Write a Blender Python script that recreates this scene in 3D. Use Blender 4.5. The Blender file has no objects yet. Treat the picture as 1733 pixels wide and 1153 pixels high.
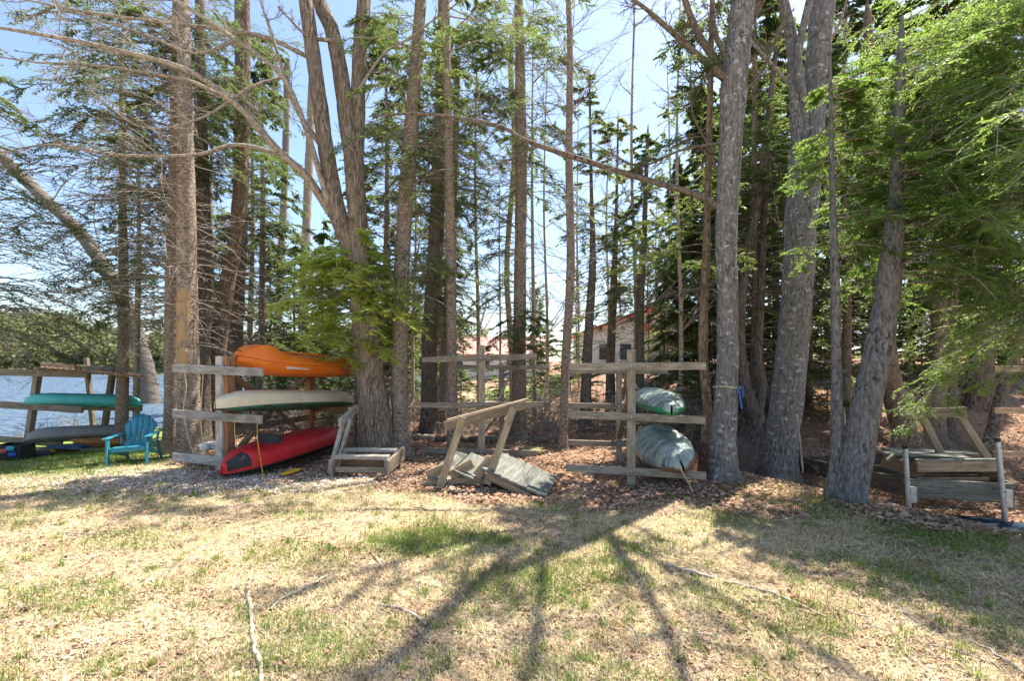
import bpy, bmesh, math, random
import numpy as np
from mathutils import Matrix, Vector
rng = np.random.default_rng(11); random.seed(5)
R = math.radians
sc = bpy.context.scene
COL = sc.collection
F, CX, HY, CH = 800.0, 866.5, 620.0, 1.6      # focal length in px, principal column, horizon row, eye height

# ------------------------------------------------------------------ terrain
def S(v, a, b):
    t = np.clip((np.asarray(v, float) - a) / (b - a), 0, 1); return t * t * (3 - 2 * t)
def ground(x, y):
    x = np.asarray(x, float); y = np.asarray(y, float)
    k = .012 + .05 * S(x, .5, 4) + .11 * S(x, 4, 9)
    h = np.clip(y - 8.3, 0, 9) * k + np.clip(y - 17.3, 0, 30) * (.015 + .03 * S(x, 6, 13)) * S(x, -12, 2)
    e = (x - 3.3) * .857 + (y - 6.9) * .515
    h = h - .44 * S(e, .05, .9) * S(x, 3.0, 4.2) * (1 - S(y, 8.5, 12))
    lake = np.minimum((y - 15.5 - .9 * (x + 19)) * .74, -9.5 - x)
    h = h - 2.3 * S(lake, -7, 5) - .35 * S(x, -5, -10) * S(y, 5, 12)
    h = h + .025 * np.sin(x * 1.3 + y * .7) * np.cos(y * 1.1 - x * .4) + .012 * np.sin(x * 4.1 + 1) * np.sin(y * 3.7)
    return h
def X(px, D): return (px - CX) / F * D
def Z(py, D): return CH + (HY - py) / F * D
def P3(px, py, D): return np.array([X(px, D), D, Z(py, D)])
def Dg(px, py):
    D = np.arange(2.0, 90, .01); yy = HY + (CH - ground(X(px, D), D)) / D * F
    i = np.nonzero(yy <= py)[0]; return float(D[i[0]]) if len(i) else 40.
def G(px, py):
    D = Dg(px, py); x = X(px, D); return np.array([x, D, float(ground(x, D))])
def gz(x, y): return float(ground(x, y))

# ------------------------------------------------------------------ node helpers
def newmat(name):
    m = bpy.data.materials.new(name); m.use_nodes = True; nt = m.node_tree; nt.nodes.clear()
    out = nt.nodes.new('ShaderNodeOutputMaterial'); return m, nt, out
def N(nt, t, **kw):
    n = nt.nodes.new(t)
    for k, v in kw.items():
        if k.startswith('_'): setattr(n, k[1:], v)
        else: n.inputs[k.replace('__', ' ')].default_value = v
    return n
def L(nt, a, b): nt.links.new(a, b)
def rgba(c): return (c[0], c[1], c[2], 1)
def coords(nt, scale=(1, 1, 1), kind='Object'):
    tc = nt.nodes.new('ShaderNodeTexCoord'); mp = nt.nodes.new('ShaderNodeMapping')
    mp.inputs['Scale'].default_value = scale; L(nt, tc.outputs[kind], mp.inputs['Vector']); return mp.outputs[0]
def noise(nt, vec, scale, detail=4, rough=.55, dist=0):
    n = N(nt, 'ShaderNodeTexNoise', Scale=scale, Detail=detail, Roughness=rough, Distortion=dist)
    L(nt, vec, n.inputs['Vector']); return n.outputs['Fac']
def ramp(nt, fac, stops):
    r = nt.nodes.new('ShaderNodeValToRGB'); L(nt, fac, r.inputs[0]); el = r.color_ramp.elements
    while len(el) < len(stops): el.new(.5)
    for e, (p, c) in zip(el, stops):
        e.position = p; e.color = rgba(c) if hasattr(c, '__len__') else (c, c, c, 1)
    return r.outputs[0]
def mix(nt, fac, a, b, mode='MIX'):
    m = nt.nodes.new('ShaderNodeMix'); m.data_type = 'RGBA'; m.blend_type = mode
    for i, v in ((0, fac), (6, a), (7, b)):
        if hasattr(v, 'links'): L(nt, v, m.inputs[i])
        elif i == 0: m.inputs[0].default_value = v
        else: m.inputs[i].default_value = rgba(v)
    return m.outputs[2]
def bsdf(nt, out, color, rough=.7, bump=None, bstr=.3, bdist=.01, spec=.3, **kw):
    p = N(nt, 'ShaderNodeBsdfPrincipled'); p.inputs['Specular IOR Level'].default_value = spec
    if hasattr(color, 'links'): L(nt, color, p.inputs['Base Color'])
    else: p.inputs['Base Color'].default_value = rgba(color)
    if hasattr(rough, 'links'): L(nt, rough, p.inputs['Roughness'])
    else: p.inputs['Roughness'].default_value = rough
    for k, v in kw.items(): p.inputs[k].default_value = v
    if bump is not None:
        b = N(nt, 'ShaderNodeBump', Strength=bstr, Distance=bdist); L(nt, bump, b.inputs['Height']); L(nt, b.outputs[0], p.inputs['Normal'])
    L(nt, p.outputs[0], out.inputs[0]); return p

def bark(name, c1, c2, s=30, st=(1, 1, .15), spot=None, spot_c=(.5, .5, .47), spot_s=22, thr=.62, bstr=.9, lichen=None, peel=None, gain=1.12):
    m, nt, out = newmat(name); c1 = tuple(x * gain for x in c1); c2 = tuple(x * gain for x in c2)
    v = coords(nt, st); n1 = noise(nt, v, s, 6, .65, .6)
    v2 = coords(nt); n2 = noise(nt, v2, 2.2, 3)
    col = ramp(nt, n1, [(.36, tuple(x * .22 for x in c1)), (.48, c1), (.62, c2)])
    col = mix(nt, ramp(nt, n2, [(.35, 0.), (.65, .55)]), col, tuple(x * .6 for x in c2))
    if lichen is not None:
        n4 = noise(nt, v2, 5, 6, .7); col = mix(nt, ramp(nt, n4, [(.56, 0.), (.66, .8)]), col, lichen)
    if spot:
        n3 = noise(nt, coords(nt, spot), spot_s, 3, .6); col = mix(nt, ramp(nt, n3, [(thr, 0.), (thr + .035, .9)]), col, spot_c)
    if peel:
        z0, z1, pc, dc = peel
        tc = nt.nodes.new('ShaderNodeTexCoord'); sp = nt.nodes.new('ShaderNodeSeparateXYZ'); L(nt, tc.outputs['Object'], sp.inputs[0])
        nz = noise(nt, coords(nt, (1, 1, .4)), 5, 3)
        ma = N(nt, 'ShaderNodeMath', _operation='MULTIPLY_ADD'); L(nt, nz, ma.inputs[0]); ma.inputs[1].default_value = .9; L(nt, sp.outputs['Z'], ma.inputs[2])
        rr = N(nt, 'ShaderNodeMapRange'); L(nt, ma.outputs[0], rr.inputs[0]); rr.inputs[1].default_value = z0 + .4; rr.inputs[2].default_value = z1 + .5
        w = ramp(nt, rr.outputs[0], [(.0, 0.), (.02, 1.), (.3, 1.), (.31, .1), (.34, .1), (.36, 1.), (.66, 1.), (.67, .2), (.71, .2), (.73, 1.), (.97, 1.), (1., 0.)])
        xr = ramp(nt, sp.outputs['X'], [(.0, 1.), (.07, 1.), (.1, 0.)])
        w = mix(nt, 1., w, xr, 'MULTIPLY')
        pn = noise(nt, coords(nt, (1, 1, .3)), 9, 4)
        col = mix(nt, w, col, ramp(nt, pn, [(.35, dc), (.6, pc)]))
    bsdf(nt, out, col, .9, n1, bstr * 1.3, .035, .15); return m

def leafmat(name, c1, c2, tr, k=1.4, fac=.45):
    m, nt, out = newmat(name)
    v = coords(nt); n1 = noise(nt, v, 1.3, 3); n2 = noise(nt, v, 26, 1)
    mx = N(nt, 'ShaderNodeMath', _operation='ADD'); L(nt, n1, mx.inputs[0]); L(nt, n2, mx.inputs[1])
    md = N(nt, 'ShaderNodeMath', _operation='MULTIPLY'); L(nt, mx.outputs[0], md.inputs[0]); md.inputs[1].default_value = .5
    col = ramp(nt, md.outputs[0], [(.36, c1), (.62, c2)])
    d = N(nt, 'ShaderNodeBsdfPrincipled', Roughness=.5); d.inputs['Specular IOR Level'].default_value = .4; L(nt, col, d.inputs['Base Color'])
    t = N(nt, 'ShaderNodeBsdfTranslucent'); L(nt, mix(nt, 1., mix(nt, .5, col, tr), (k, k, k), 'MULTIPLY'), t.inputs['Color'])
    ms = N(nt, 'ShaderNodeMixShader', Fac=fac); L(nt, d.outputs[0], ms.inputs[1]); L(nt, t.outputs[0], ms.inputs[2]); L(nt, ms.outputs[0], out.inputs[0]); return m

def wood(name, c1, c2, knots=True, wear=None):
    m, nt, out = newmat(name)
    v = coords(nt, (.7, 9, 9)); n1 = noise(nt, v, 5, 6, .6, 1.2); n2 = noise(nt, coords(nt), 2.6, 4)
    col = ramp(nt, n1, [(.3, tuple(x * .6 for x in c1)), (.45, c1), (.62, c2)])
    col = mix(nt, ramp(nt, n2, [(.35, .0), (.7, .6)]), col, wear or tuple(x * .65 for x in c1))
    if knots:
        vo = N(nt, 'ShaderNodeTexVoronoi', Scale=3.1); L(nt, coords(nt, (1, 3, 3)), vo.inputs['Vector'])
        col = mix(nt, ramp(nt, vo.outputs['Distance'], [(.05, .75), (.11, 0.)]), col, tuple(x * .3 for x in c1))
    cr = noise(nt, coords(nt, (.5, 26, 26)), 4, 3, .5, .4); col = mix(nt, ramp(nt, cr, [(.60, 0.), (.64, .8)]), col, tuple(x * .22 for x in c1))
    st_ = noise(nt, coords(nt, (1.5, 4, 4)), 3.5, 5, .7); col = mix(nt, ramp(nt, st_, [(.5, 0.), (.62, .5)]), col, (.13, .13, .09))
    info = N(nt, 'ShaderNodeObjectInfo')
    col = mix(nt, 1., col, ramp(nt, info.outputs['Random'], [(0, .72), (1, 1.18)]), 'MULTIPLY')
    bsdf(nt, out, col, .8, n1, .35, .006, .2); return m

def plastic(name, c, c2=None, rough=.4, s=3, dirt=(.3, .26, .2), damt=.35):
    m, nt, out = newmat(name)
    v = coords(nt); n1 = noise(nt, v, s, 4); n2 = noise(nt, v, 14, 5, .7)
    col = mix(nt, ramp(nt, n1, [(.42, 0.), (.6, 1.)]), c, c2 or tuple(x * .85 for x in c))
    col = mix(nt, ramp(nt, n2, [(.5, 0.), (.75, damt)]), col, dirt); n3 = noise(nt, coords(nt, (.6, 7, 7)), 9, 4, .8); col = mix(nt, ramp(nt, n3, [(.6, 0.), (.68, .3)]), col, tuple(min(1, x * .5 + .28) for x in c))
    bsdf(nt, out, col, ramp(nt, n2, [(.3, rough), (.7, rough + .25)]), n2, .08, .004, .45); return m

M = {}
M['cedar'] = bark('cedar_bark', (.21, .155, .115), (.42, .35, .28), 34, (1, 1, .17), bstr=1.5)
M['cedar2'] = bark('dark_cedar_bark', (.15, .115, .095), (.30, .25, .21), 32, (1, 1, .17), bstr=1.4)
M['fir'] = bark('fir_bark', (.22, .165, .125), (.40, .32, .25), 22, (1, 1, 1.6), lichen=(.36, .36, .33), bstr=.8)
M['fir_dark'] = bark('spruce_bark', (.13, .105, .085), (.25, .21, .17), 24, (1, 1, .8), bstr=.9)
M['peel'] = bark('peeling_fir_bark', (.25, .185, .14), (.44, .36, .29), 18, (1, 1, 1.6), lichen=(.42, .40, .36), peel=(1.5, 3.0, (.56, .34, .17), (.40, .30, .21)))
M['maple'] = bark('maple_bark', (.17, .155, .15), (.32, .30, .29), 34, (1, 1, .3), spot=(1, 1, 1.5), spot_c=(.5, .5, .48), spot_s=9, thr=.605, lichen=(.22, .20, .18))
M['hemlock'] = bark('hemlock_bark', (.15, .14, .135), (.27, .25, .24), 30, (1, 1, .35), spot=(1, 1, 1), spot_c=(.3, .31, .3), spot_s=16, thr=.68)
M['brown'] = bark('brown_bark', (.17, .115, .08), (.31, .23, .17), 26, (1, 1, .4))
M['birch'] = bark('pale_birch_bark', (.34, .26, .19), (.56, .48, .39), 20, (.3, .3, 2.2), spot=(.4, .4, 2), spot_c=(.12, .1, .09), spot_s=10, thr=.64, bstr=.4)
M['twig'] = bark('twig_bark', (.24, .2, .17), (.40, .35, .3), 20, (1, 1, 1), bstr=.2)
M['twig_dark'] = bark('dark_twig_bark', (.12, .095, .08), (.22, .18, .15), 20, (1, 1, 1), bstr=.2)
M['stick'] = bark('bleached_stick', (.36, .30, .23), (.55, .49, .40), 30, (1, 1, 1), bstr=.2)
M['leaf_dark'] = leafmat('dark_fir_needles', (.035, .055, .02), (.085, .12, .04), (.2, .26, .07), 1.6)
M['leaf_mid'] = leafmat('fir_needles', (.05, .085, .022), (.115, .155, .045), (.27, .34, .08), 1.45)
M['leaf_bright'] = leafmat('young_fir_needles', (.13, .19, .035), (.26, .34, .06), (.7, .72, .16), 2.4, .5)
M['leaf_hem'] = leafmat('hemlock_needles', (.05, .105, .028), (.14, .22, .045), (.36, .50, .09), 1.7)
M['leaf_olive'] = leafmat('olive_needles', (.1, .12, .04), (.2, .22, .075), (.4, .44, .12), 1.7)
M['pine'] = leafmat('pine_needles', (.12, .18, .04), (.24, .32, .08), (.35, .45, .12), 1.4)
M['shrub'] = leafmat('spring_leaves', (.10, .15, .03), (.2, .26, .06), (.35, .45, .1), 1.4)
M['w_grey'] = wood('weathered_lumber', (.30, .245, .185), (.47, .39, .30))
M['w_tan'] = wood('pressure_treated_lumber', (.35, .255, .165), (.50, .38, .26))
M['w_white'] = wood('bleached_lumber', (.42, .385, .345), (.6, .56, .51), wear=(.34, .3, .27))
M['w_orange'] = wood('stained_lumber', (.38, .18, .09), (.52, .28, .15))
M['w_brown'] = wood('brown_brace_lumber', (.22, .135, .075), (.36, .23, .13))
M['w_old'] = wood('old_grey_decking', (.14, .14, .125), (.29, .285, .26), wear=(.12, .14, .1))
M['w_dim'] = wood('dim_brown_lumber', (.17, .12, .08), (.28, .2, .14))
M['w_dark'] = wood('dark_dock_lumber', (.09, .075, .06), (.2, .17, .14))
M['orange'] = plastic('orange_polyethylene', (.85, .17, .008), (.9, .22, .015), damt=.15)
M['beige'] = plastic('beige_polyethylene', (.74, .62, .41), (.66, .54, .35))
M['camo'] = plastic('green_camouflage_deck', (.02, .16, .09), (.07, .06, .04), .45, 9)
M['red'] = plastic('red_polyethylene', (.62, .012, .018), (.52, .01, .015), damt=.2)
M['turq'] = plastic('turquoise_polyethylene', (.11, .56, .52), (.08, .48, .45), damt=.2)
M['greyk'] = plastic('grey_polyethylene', (.26, .25, .22), (.20, .19, .17))
M['teal'] = plastic('teal_chair_resin', (.015, .19, .27), (.03, .25, .34), .35, damt=.18)
M['black'] = plastic('black_plastic', (.012, .013, .015), (.02, .02, .022), .5, damt=.1)
M['blackfab'] = plastic('black_fabric', (.02, .022, .026), (.03, .03, .034), .9, damt=.15)
M['yellow'] = plastic('yellow_plastic', (.75, .45, .02), (.7, .38, .02), damt=.2)
M['bluep'] = plastic('blue_strap', (.01, .1, .5), (.01, .08, .4))
M['cord'] = plastic('pale_cord', (.62, .58, .35), (.5, .46, .3))
M['white'] = plastic('white_decal', (.75, .75, .72))
M['rust'] = plastic('rust_canvas', (.42, .17, .04), (.3, .12, .03), .9)
M['navy'] = plastic('navy_canvas', (.03, .05, .1), (.04, .07, .12), .7)
m, nt, out = newmat('slate_blue_tarp'); n1 = noise(nt, coords(nt), 5, 4); bsdf(nt, out, ramp(nt, n1, [(.35, (.015, .028, .04)), (.65, (.035, .06, .085))]), .9, n1, .5, .02, .03); M['tarpblue'] = m
M['greenrim'] = plastic('green_boat_hull', (.01, .26, .12), (.01, .2, .1))
M['brownrim'] = plastic('brown_boat_hull', (.28, .12, .07), (.2, .09, .06))
M['utility'] = plastic('utility_green', (.12, .28, .19))
m, nt, out = newmat('galvanised_pipe'); n1 = noise(nt, coords(nt), 18, 4)
bsdf(nt, out, ramp(nt, n1, [(.35, (.30, .37, .42)), (.65, (.5, .57, .62))]), .45, n1, .1, .003, .5, Metallic=.75); M['metal'] = m
m, nt, out = newmat('translucent_tarp'); n1 = noise(nt, coords(nt, (5, 1.2, .8)), 2.6, 5, .6, .6); n2 = noise(nt, coords(nt), 3, 4)
col = ramp(nt, n1, [(.36, (.10, .14, .13)), (.52, (.26, .33, .31)), (.68, (.50, .54, .49))]); col = mix(nt, ramp(nt, n2, [(.5, 0.), (.7, .5)]), col, (.20, .2, .13))
bsdf(nt, out, col, .34, n1, .9, .05, .5); M['tarp'] = m
m, nt, out = newmat('rock'); n1 = noise(nt, coords(nt), 7, 6); bsdf(nt, out, ramp(nt, n1, [(.35, (.2, .19, .15)), (.6, (.4, .39, .34))]), .9, n1, .6, .03); M['rock'] = m
m, nt, out = newmat('mossy_rock'); n1 = noise(nt, coords(nt), 7, 6); bsdf(nt, out, ramp(nt, n1, [(.35, (.12, .13, .04)), (.6, (.28, .27, .12))]), .95, n1, .8, .03); M['moss'] = m
# house
m, nt, out = newmat('white_clapboard')
w = N(nt, 'ShaderNodeTexWave', _bands_direction='Z', _wave_profile='SAW', Scale=2.6); L(nt, coords(nt), w.inputs['Vector'])
bsdf(nt, out, mix(nt, noise(nt, coords(nt), 3, 4), (.82, .82, .80), (.72, .72, .70)), .6, w.outputs['Fac'], .6, .02); M['clap'] = m
m, nt, out = newmat('red_metal_roof')
w = N(nt, 'ShaderNodeTexWave', _bands_direction='X', Scale=1.2); L(nt, coords(nt), w.inputs['Vector'])
bsdf(nt, out, mix(nt, noise(nt, coords(nt), 1.5, 4), (.62, .06, .045), (.5, .05, .04)), .45, w.outputs['Fac'], .4, .03); M['roof'] = m
m, nt, out = newmat('pink_shingle_roof'); n1 = noise(nt, coords(nt, (1, 1, 6)), 4, 4)
bsdf(nt, out, ramp(nt, n1, [(.3, (.40, .19, .15)), (.7, (.55, .29, .24))]), .7, n1, .3, .02); M['roof2'] = m
m, nt, out = newmat('window_glass'); bsdf(nt, out, (.05, .07, .09), .08, spec=.8); M['glass'] = m

# ------------------------------------------------------------------ object helpers
def link(o, root=None):
    COL.objects.link(o)
    if root is not None: o.parent = root
    return o
def thing(name, label, cat, loc, group=None, rotz=0):
    o = bpy.data.objects.new(name, None); o.location = [float(v) for v in loc]; o.rotation_euler = (0, 0, rotz)
    o.empty_display_size = .2; o['label'] = label; o['category'] = cat
    if group: o['group'] = group
    COL.objects.link(o); return o
def tag(o, label=None, cat=None, group=None, kind=None):
    for k, v in (('label', label), ('category', cat), ('group', group), ('kind', kind)):
        if v: o[k] = v
    return o
def quadmesh(name, V, Q, mat, smooth=False, T=None):
    """fast mesh from numpy verts and quads (and tris)"""
    me = bpy.data.meshes.new(name); V = np.asarray(V, np.float32); Q = np.asarray(Q, np.int32).reshape(-1, 4)
    nt_ = 0 if T is None else len(T)
    me.vertices.add(len(V)); me.vertices.foreach_set('co', V.ravel())
    loops = Q.ravel(); starts = np.arange(len(Q)) * 4; tot = np.full(len(Q), 4)
    if nt_:
        T = np.asarray(T, np.int32); starts = np.concatenate([starts, len(loops) + np.arange(nt_) * 3]); loops = np.concatenate([loops, T.ravel()]); tot = np.concatenate([tot, np.full(nt_, 3)])
    me.loops.add(len(loops)); me.loops.foreach_set('vertex_index', loops.astype(np.int32))
    me.polygons.add(len(starts)); me.polygons.foreach_set('loop_start', starts.astype(np.int32)); me.polygons.foreach_set('loop_total', tot.astype(np.int32))
    if smooth: me.polygons.foreach_set('use_smooth', np.ones(len(starts), bool))
    me.update(calc_edges=True)
    if mat: me.materials.append(mat)
    return me
def part(name, V, Q, mat, root, smooth=True, T=None, world=True):
    V = np.asarray(V, float)
    if root is not None and world: V = V - np.array(root.location)
    return link(bpy.data.objects.new(name, quadmesh(name, V, Q, mat, smooth, T)), root)

def spline(pts, step):
    """Catmull-Rom resample of rows (any columns; first 3 are xyz)"""
    pts = np.asarray(pts, float); P = np.vstack([2 * pts[0] - pts[1], pts, 2 * pts[-1] - pts[-2]]); out = []
    for i in range(1, len(P) - 2):
        n = max(1, int(np.linalg.norm(P[i + 1, :3] - P[i, :3]) / step)); t = np.linspace(0, 1, n, endpoint=False)[:, None]
        a, b, c, d = P[i - 1], P[i], P[i + 1], P[i + 2]
        out.append(.5 * (2 * b + (c - a) * t + (2 * a - 5 * b + 4 * c - d) * t ** 2 + (3 * b - a - 3 * c + d) * t ** 3))
    return np.vstack(out + [pts[-1:]])
def tubes(P, Rr, sides=5, jit=0.):
    """batch of tubes: P [n,k,3], Rr [n,k] -> verts, quads"""
    P = np.asarray(P, float); n, k, _ = P.shape
    T = np.gradient(P, axis=1); T /= np.linalg.norm(T, axis=2, keepdims=True) + 1e-9
    ref = np.zeros((n, 1, 3)); m = T.mean(1); ref[:, 0] = np.where(np.abs(m[:, 2:3]) < .8, [[0, 0, 1.]], [[1., 0, 0]])
    U = np.cross(T, ref); U /= np.linalg.norm(U, axis=2, keepdims=True) + 1e-9; W = np.cross(T, U)
    a = np.arange(sides) / sides * 2 * np.pi
    rr = np.asarray(Rr, float)[:, :, None] * (1 + (rng.normal(0, jit, (n, k, sides)) if jit else 0))
    V = P[:, :, None] + (U[:, :, None] * np.cos(a)[None, None, :, None] + W[:, :, None] * np.sin(a)[None, None, :, None]) * rr[..., None]
    i = np.arange(n)[:, None, None] * k * sides + np.arange(k - 1)[None, :, None] * sides; j = np.arange(sides)[None, None, :]; j2 = (j + 1) % sides
    Q = np.stack([i + j, i + j2, i + sides + j2, i + sides + j], -1).reshape(-1, 4)
    return V.reshape(-1, 3), Q
class Acc:
    def __init__(s): s.V = []; s.Q = []; s.n = 0
    def add(s, V, Q):
        if len(V): s.V.append(V); s.Q.append(Q + s.n); s.n += len(V)
    def out(s): return np.vstack(s.V), np.vstack(s.Q)
    def obj(s, name, mat, root, smooth=True, world=True): return part(name, *s.out(), mat, root, smooth, None, world) if s.n else None
def trunk(acc, pts, sides=14, jit=.035, step=.22, flare=1.55):
    """pts rows x,y,z,r"""
    q = spline(pts, step); P = q[:, :3]; r = q[:, 3].copy(); h = P[:, 2] - P[0, 2]
    if flare: r *= 1 + (flare - 1) * np.exp(-h / .22)
    ang = rng.random() * 6; kk = np.arange(sides) / sides * 2 * np.pi
    V, Q = tubes(P[None], r[None], sides)
    V = V.reshape(len(P), sides, 3); c = P[:, None]; lob = 1 + (flare > 0) * .38 * np.exp(-h / .2)[:, None] * np.sin(kk * 3 + ang)[None] + .04 * np.sin(kk * 2 + h[:, None] * .9 + ang) + rng.normal(0, jit, (len(P), sides))
    V = c + (V - c) * lob[..., None]; acc.add(V.reshape(-1, 3), Q)
def unit(v): return v / (np.linalg.norm(v, axis=-1, keepdims=True) + 1e-9)
def grow(st, d, ln, k, wander=.15, droop=0.):
    n = len(st); P = np.zeros((n, k, 3)); P[:, 0] = st; d = unit(np.array(d, float)); ln = np.broadcast_to(ln, (n,))
    for i in range(1, k):
        d = unit(d + rng.normal(0, wander, (n, 3)) + np.array([0, 0, droop]) * (i / k)); P[:, i] = P[:, i - 1] + d * (ln / (k - 1))[:, None]
    return P
def sample(P, t):
    """point and tangent at t [n,m] along P [n,k,3]"""
    k = P.shape[1]; f = t * (k - 1); i = np.clip(f.astype(int), 0, k - 2); w = (f - i)[..., None]; n = np.arange(len(P))[:, None]
    a = P[n, i]; b = P[n, i + 1]; return a * (1 - w) + b * w, unit(b - a)
def kids(P, ln, m, t0=.2, t1=.95, ang=(.5, 1.), ratio=(.3, .6), flat=False, taper=.5, up=0.):
    n = len(P); t = rng.uniform(t0, t1, (n, m)); p, T = sample(P, t)
    if flat:
        s = np.cross(T, [0, 0, 1.]); s = unit(s) * np.where(rng.random((n, m, 1)) < .5, 1, -1); s = unit(s + rng.normal(0, .18, s.shape))
    else: s = unit(np.cross(T, rng.normal(0, 1, (n, m, 3))))
    a = rng.uniform(*ang, (n, m, 1)); d = T * np.cos(a) + s * np.sin(a); d[..., 2] += up
    l = np.broadcast_to(ln, (n,))[:, None] * rng.uniform(*ratio, (n, m)) * (1 - taper * t)
    return p.reshape(-1, 3), unit(d).reshape(-1, 3), l.ravel()
def leaves(p, d, nrm, l, w):
    d = unit(d); s = unit(np.cross(d, nrm)); l = np.broadcast_to(l, (len(p),))[:, None]; w = np.broadcast_to(w, (len(p),))[:, None]
    V = np.stack([p, p + d * l * .45 + s * w * .5, p + d * l, p + d * l * .45 - s * w * .5], 1).reshape(-1, 3)
    return V, np.arange(len(V)).reshape(-1, 4)
def needles(acc, P, m, l, w, tilt=.35, spread=(.5, 1.0)):
    """leaf sprays on twigs P"""
    n = len(P); t = (np.arange(m)[None] + rng.random((n, m))) / m; p, T = sample(P, t)
    s = unit(np.cross(T, [0, 0, 1.])) * np.where(rng.random((n, m, 1)) < .5, 1, -1); a = rng.uniform(*spread, (n, m, 1))
    d = T * np.cos(a) + s * np.sin(a) + rng.normal(0, tilt * .5, (n, m, 3)); nr = np.array([0, 0, 1.]) + rng.normal(0, tilt, (n, m, 3))
    acc.add(*leaves(p.reshape(-1, 3), d.reshape(-1, 3), nr.reshape(-1, 3), (l * rng.uniform(.6, 1.25, (n, m))).ravel(), w))
def axis_at(pts, z):
    pts = np.asarray(pts, float); return np.stack([np.interp(z, pts[:, 2], pts[:, i]) for i in range(2)] + [z], -1)
def boughs(wood_acc, leaf_acc, pts, z0, z1, n, len0, len1, az=(0, 360), droop=-.25, elev=(-.1, .35), leafs=28, l=.065, w=.020, side=20, sub=0, rad=.010, start=.15):
    """conifer boughs from trunk axis pts between heights z0..z1 (len0 at z0, len1 at z1)"""
    z = rng.uniform(z0, z1, n); st = axis_at(pts, z); a = np.radians(rng.uniform(az[0], az[1], n)); e = rng.uniform(*elev, n)
    d = np.stack([np.cos(a), np.sin(a), e], -1); ln = np.interp(z, [z0, z1], [len0, len1]) * rng.uniform(.65, 1.15, n)
    P = grow(st, d, ln, 9, .07, droop); wood_acc.add(*tubes(P, np.linspace(rad, rad * .25, 9)[None] * np.ones((n, 1)), 4))
    p, dd, l2 = kids(P, ln, side, start, .98, (.55, 1.05), (.28, .5), True, .75)
    Q = grow(p, dd, l2, 4, .08, -.12); wood_acc.add(*tubes(Q, np.linspace(.0036, .0016, 4)[None] * np.ones((len(Q), 1)), 3))
    if sub:
        p, dd, l3 = kids(Q, l2, sub, .15, .95, (.5, .9), (.4, .65), True, .4); Q2 = grow(p, dd, l3, 3, .08, -.15); needles(leaf_acc, Q2, leafs, l, w)
    needles(leaf_acc, Q, leafs, l, w); needles(leaf_acc, P[:, 4:], leafs, l, w)
def dead(wood_acc, pts, z0, z1, n, len0, rad=.009, az=(0, 360), m=5, droop=-.2, elev=(-.25, .35)):
    z = rng.uniform(z0, z1, n); st = axis_at(pts, z); a = np.radians(rng.uniform(az[0], az[1], n))
    d = np.stack([np.cos(a), np.sin(a), rng.uniform(*elev, n)], -1); ln = len0 * rng.uniform(.4, 1.2, n)
    P = grow(st, d, ln, 7, .13, droop); wood_acc.add(*tubes(P, np.linspace(rad, rad * .3, 7)[None] * np.ones((n, 1)), 4))
    p, dd, l2 = kids(P, ln, m, .2, .98, (.4, 1.), (.25, .5), True); Q = grow(p, dd, l2, 5, .16, -.1); wood_acc.add(*tubes(Q, np.linspace(.004, .0018, 5)[None] * np.ones((len(Q), 1)), 3))
def limb_tree(acc, P, r0, r1, levels=((7, .5, .003),), sides=7, wander=.16, up=.05, t0=.15):
    """a limb polyline [k,3] and its bare ramification"""
    q = spline(np.c_[P, np.linspace(r0, r1, len(P))], .12); acc.add(*tubes(q[None, :, :3], q[None, :, 3], sides, .04))
    cur = q[None, :, :3]; ln = np.array([np.linalg.norm(np.diff(q[:, :3], axis=0), axis=1).sum()])
    for (m, ratio, rr) in levels:
        p, d, l = kids(cur, ln, m, t0, .97, (.4, 1.1), (ratio * .5, ratio), False, .35, up)
        cur = grow(p, d, l, 8, wander, up); ln = l; acc.add(*tubes(cur, np.linspace(rr, rr * .35, 8)[None] * np.ones((len(cur), 1)), 3 if rr < .008 else 5)); t0 = .2

def box_mesh(lx, ly, lz, bev=.004):
    me = bpy.data.meshes.new('board'); bm = bmesh.new(); bmesh.ops.create_cube(bm, size=1.)
    bmesh.ops.scale(bm, vec=(lx, ly, lz), verts=bm.verts)
    if bev: bmesh.ops.bevel(bm, geom=bm.edges[:], offset=bev, segments=1, affect='EDGES')
    bm.to_mesh(me); bm.free(); return me
def board(name, p0, p1, w, h, mat, root, up=(0, 0, 1), bev=.004):
    """plank from p0 to p1 (centre line), w across, h along `up`"""
    p0 = Vector([float(v) for v in p0]); p1 = Vector([float(v) for v in p1]); x = (p1 - p0); ln = x.length; x.normalize()
    u = Vector([float(v) for v in up]); y = u.cross(x); y.normalize(); z = x.cross(y)
    o = bpy.data.objects.new(name, box_mesh(ln, w, h, bev)); o.data.materials.append(M[mat] if isinstance(mat, str) else mat)
    mt = Matrix((x, y, z)).transposed().to_4x4(); mt.translation = (p0 + p1) / 2 - (root.location if root else Vector())
    link(o, root); o.matrix_local = mt; return o
def bolt(p, n, root, r=.014):
    n = unit(np.array(n, float)); p = np.array(p, float); a = Acc()
    a.add(*tubes(np.array([[p - n * .002, p + n * .007, p + n * .0085]]), np.array([[r, r, .0005]]), 8)); a.obj('bolt', M['metal'], root)
def rod(name, pts, r, mat, root, sides=6, step=.05):
    q = spline(np.c_[np.asarray(pts, float), np.full(len(pts), r)], step); V, Q = tubes(q[None, :, :3], q[None, :, 3], sides)
    return part(name, V, Q, M[mat] if isinstance(mat, str) else mat, root)
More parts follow.
